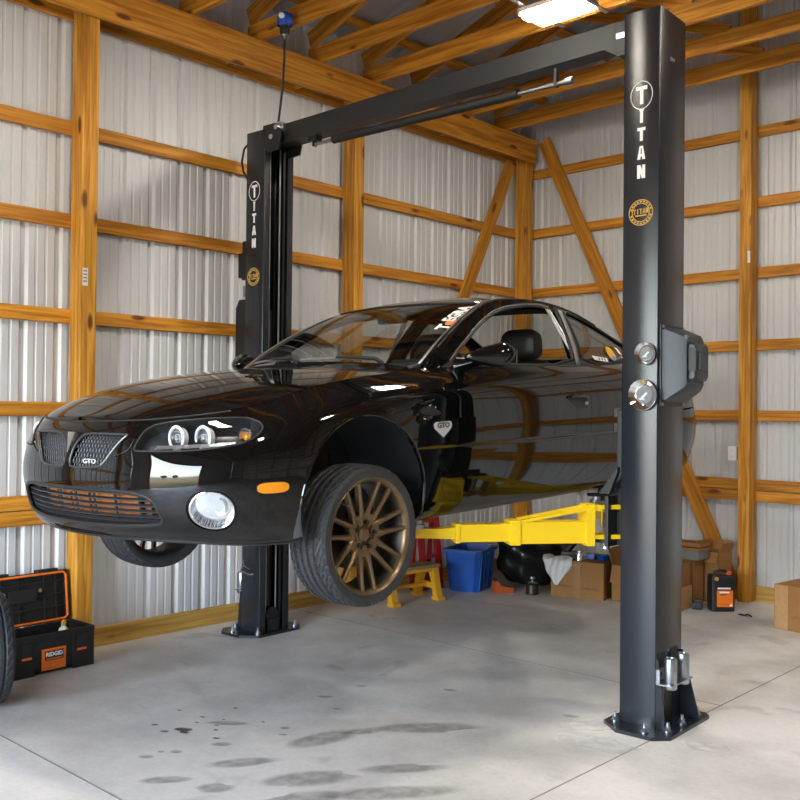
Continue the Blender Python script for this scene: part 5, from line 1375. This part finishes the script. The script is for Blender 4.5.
# ---- black oil jug
OJ=empty('oil_jug',(-3.397,7.455,0),(0,0,R(44))); OJ.scale=(1,1,.88); tag(OJ,'black oil jug with orange label standing by back wall post','jug')
g=MB(); g.box((0,0,.165),(.19,.13,.33),None,.03,4); g.bb(-.09,.09,-.058,.058,.0,.02,.005); g.build('jug_body','black_plastic',OJ,smooth=40)
g=MB(); g.tube([(-.055,0,.318),(-.05,0,.352),(-.02,0,.366),(.03,0,.364),(.05,0,.345),(.055,0,.318)],.014,10); g.build('handle','black_plastic',OJ)
g=MB(); g.cyl((.062,.0,.322),(.062,0,.358),.024,n=20); g.build('cap',mat('red orange cap',(.75,.07,.02),.4),OJ)
g=MB(); g.bb(-.055,.075,-.0665,-.0645,.045,.195); g.build('orange_label','orange',OJ,smooth=0)
g=MB(); g.bb(-.05,.055,-.067,-.0645,.207,.221); g.bb(-.035,.045,-.0685,-.0662,.172,.184); g.bb(.045,.062,-.0685,-.0662,.052,.062); g.bb(.055,.068,-.0685,-.0662,.052,.074); g.build('white_print','white',OJ,smooth=0)
g=MB(); g.bb(-.03,.02,-.0685,-.0662,.152,.162); g.bb(-.045,.065,-.0685,-.0662,.066,.069); g.build('dark_print','print',OJ,smooth=0)
g=MB(); g.cyl((-.06,-.058,.30),(-.055,-.070,.30),.017,n=18); g.build('gold_sticker','gold',OJ)
# ---- bits of black debris
for k,(x,y,l) in enumerate(((-3.19,7.37,'left'),(-3.155,7.395,'middle'),(-3.12,7.385,'right'))):
    g=MB(); g.tube([(-.02,0,.007),(0,.006*(k-1),.013),(.02,.004,.007)],.007,6); o=g.build('rubber_scrap','rubber',loc=(x,y,0),rot=(0,0,k*1.1)); tag(o,l+'most scrap of black rubber on the floor beside oil jug' if l!='middle' else 'middle scrap of black rubber on the floor beside oil jug','scrap','rubber scraps')
# ---- carton at the right edge
cr=carton('carton',(-2.56,7.29,0),R(-8),.50,.40,.33,'closed brown carton at the right edge on open floor',None,'card',True,'cartons along the back wall')
g=MB(); g.bb(-.2505,-.2495,-.205,-.03,0,0); 
g=MB(); g.bb(-.245,-.14,-.2015,-.2,.005,.325); g.build('pale_panel','card_light',cr,smooth=0)
g=MB(); 
for k in range(5): g.box((-.10+.03*k,-.2008,.10+.01*math.sin(k*2)),(.035,.001,.018),Matrix.Rotation(.3*math.sin(k*3),3,'Y'))
g.build('torn_tape','tape',cr,smooth=0)
# ---- outlet and tags
OU=empty('wall_outlet',(-3.51,YB-.142,1.254),(0,0,0)); tag(OU,'white outlet box on the side of the back wall post','outlet')
g=MB(); g.bb(-.03,.04,-.014,.0,-.06,.06,.004); g.build('plate','outlet',OU,smooth=0)
for z in (-.025,.025):
    g=MB(); g.bb(-.012,.022,-.017,-.013,z-.014,z+.014,.002); g.build('socket','tag',OU,smooth=0)
g=MB(); g.bb(-.03,.05,.0,.085,-.055,.055,.003); g.build('back_box','grey',OU,smooth=0)
tg=MB(); tg.bb(0,.001,-.02,.018,-.055,.06); o=tg.build('paper_tag','tag',loc=None,smooth=0,parent=POST_TB); o.location=(XL+.1405,3.095,2.425); o.matrix_parent_inverse=POST_TB.matrix_world.inverted()
g=MB(); 
for k in range(4): g.bb(.0011,.0014,-.014,.012,-.03+.022*k,-.022+.022*k)
g.build('printed_lines','grey',o,smooth=0)
tg=MB(); tg.bb(-.012,.012,-.001,0,-.05,.05); o=tg.build('paper_tag','tag',loc=(-3.375,YB-.1405,2.92),smooth=0,parent=POST_BW); o.matrix_parent_inverse=POST_BW.matrix_world.inverted()
# ---- hanging blue plug and cord above the rear lift post
PL=empty('hanging_plug',(-5.235,4.36,4.235)); tag(PL,'blue round power plug hanging from trusses above rear lift post','plug')
g=MB(); bm=bmesh.new(); bmesh.ops.create_uvsphere(bm,u_segments=28,v_segments=16,radius=.052)
for v in bm.verts: v.co.y*=1.0; v.co.z*=1.12
g.bm(bm,Matrix.Translation((0,0,.115))); g.lathe([(.054,.075),(.056,.08),(.056,.15),(.054,.155)],n=28); g.build('blue_housing','blueplug',PL,smooth=50)
g=MB(); g.lathe([(0,.0),(.020,.002),(.034,.02),(.036,.05),(.034,.07),(0,.07)],n=24); g.build('black_connector','rubber',PL)
g=MB(); g.lathe([(.030,-.004),(.032,.0),(.030,.008),(.012,.010),(.010,-.02),(.0,-.02)],n=20); g.build('strain_relief','zinc',PL)
c=Vector((-.02,-.052,.12)); g=MB(); g.cyl((.02,-.042,.125),(.03,-.058,.125),.020,n=20); g.build('white_sticker','white',PL)
g=MB(); g.tube([(0,0,-.01),(.0,.0,-.15),(-.015,.0,-.35),(-.04,.0,-.50),(-.06,.0,-.60)],.0085,8); g.build('cord','rubber',PL)
g=MB(); g.tube([(0,0,.16),(0,.01,.21)],.006,8); g.build('hook','steel',PL)
# ================================================================== LIGHT
def fixture(x,y,label,L_=.47,w=.27):
    e=empty('shop_light',(x,y,ZE-.004),(0,0,0)); tag(e,label,'light','shop lights')
    for s in (-1,1):
        g=MB(); g.bb(s*.18-.015,s*.18+.015,-.335,.335,-.010,.0035); g.build('mounting_rail','zinc',e,smooth=0)
    g=MB(); g.bb(-L_/2,L_/2,-w/2,w/2,-.04,-.010,.006); g.build('housing','housing',e,smooth=0)
    for s in (-1,1):
        a,b=(.008,w/2-.012); p=[(a,-.04),(a+.02,-.075),(b-.02,-.075),(b,-.04)]
        g=MB(); g.prism([(s*q,z) for q,z in p],-L_/2+.02+.03*(s>0),L_/2-.02,'YZ'); g.build('diffuser','led',e,smooth=0)
    for s in (-1,1):
        g=MB(); g.bb(*sorted((s*L_/2,s*(L_/2-.016))),-w/2,w/2,-.055,-.010,.004); g.build('end_cap','housing',e,smooth=0)
    return e
fixture(-3.63,5.395,'bright ceiling shop light hanging over the car')
fixture(-3.63,2.345,'ceiling shop light ahead of the car bonnet, nearer the door')
fixture(-.50,5.395,'ceiling shop light right of the front lift post')
fixture(-.50,2.345,'ceiling shop light above the camera side of the floor')
# daylight
w=bpy.data.worlds.new('sky'); sc.world=w; w.use_nodes=True; nt=w.node_tree
bg=nt.nodes['Background']; sky=nt.nodes.new('ShaderNodeTexSky'); sky.sky_type='NISHITA'; sky.sun_disc=False; sky.sun_elevation=R(38); sky.sun_rotation=R(20); sky.dust_density=2.5; sky.air_density=1.0
hsv=nt.nodes.new('ShaderNodeHueSaturation'); hsv.inputs['Saturation'].default_value=.55; nt.links.new(sky.outputs[0],hsv.inputs['Color']); nt.links.new(hsv.outputs[0],bg.inputs['Color']); bg.inputs['Strength'].default_value=SKY
gl=bpy.data.lights.new('door_portal','AREA'); gl.shape='RECTANGLE'; gl.size=DX1-DX0; gl.size_y=DZ; gl.cycles.is_portal=True
o=bpy.data.objects.new('door_portal',gl); col.objects.link(o); o.location=((DX0+DX1)/2,YF-.06,DZ/2); o.rotation_euler=(R(90),0,math.pi)
o.rotation_euler=Vector((0,1,0)).to_track_quat('-Z','Y').to_euler()
# outdoors seen only in reflections
gm=mat('dry field',(.22,.17,.08),.9,vary=.3,bscale=.3)
struct(MB().bb(-90,90,-120,YF-.2,-.12,-.03).build('ground',gm,smooth=0))
tm=mat('tree leaves',(.03,.045,.015),.8,vary=.3,bscale=2)
for k,(x,y,s,l) in enumerate(((-7.5,-62,4.,'broad green tree left of the open door view'),(3.,-70,5.,'broad green tree right of the open door view'))):
    random.seed(k); t=empty('field_tree',(x,y,-.03)); tag(t,l+', far out in the field','tree','field trees')
    g=MB(); g.cyl((0,0,0),(0,0,s*.6),.35,.25,n=10); g.build('trunk','darkmetal',t)
    bm=bmesh.new(); bmesh.ops.create_icosphere(bm,subdivisions=4,radius=1)
    for v in bm.verts: v.co=v.co*(1+.25*math.sin(5*v.co.x+k)*math.sin(6*v.co.y+2*v.co.z)+random.uniform(-.08,.08))
    g=MB(); g.bm(bm,Matrix.Translation((0,0,s*.95))@Matrix.Diagonal((s*.6,s*.6,s*.5,1))); g.build('crown',tm,t,smooth=0)
# ================================================================== CAMERA
cam=bpy.data.cameras.new('camera'); co=bpy.data.objects.new('camera',cam); col.objects.link(co); sc.camera=co
cam.sensor_width=36; cam.sensor_fit='HORIZONTAL'; cam.lens=957.4/800*36; cam.clip_start=.05; cam.clip_end=400
ya,pi_,ro=R(43.096),R(.650),R(.583)
Fh=Vector((-math.sin(ya),math.cos(ya),0)); Rh=Vector((math.cos(ya),math.sin(ya),0)); Zh=Vector((0,0,1))
f3=Fh*math.cos(pi_)+Zh*math.sin(pi_); u3=-Fh*math.sin(pi_)+Zh*math.cos(pi_)
cx_=Rh*math.cos(ro)+u3*math.sin(ro); cy_=-Rh*math.sin(ro)+u3*math.cos(ro)
T=Matrix((cx_,cy_,-f3)).transposed().to_4x4(); T.translation=(0,0,1.587); co.matrix_world=T
vs=sc.view_settings; vs.view_transform='Standard'; vs.look='None'; vs.gamma=1; vs.exposure=EXPO; vs.use_curve_mapping=False
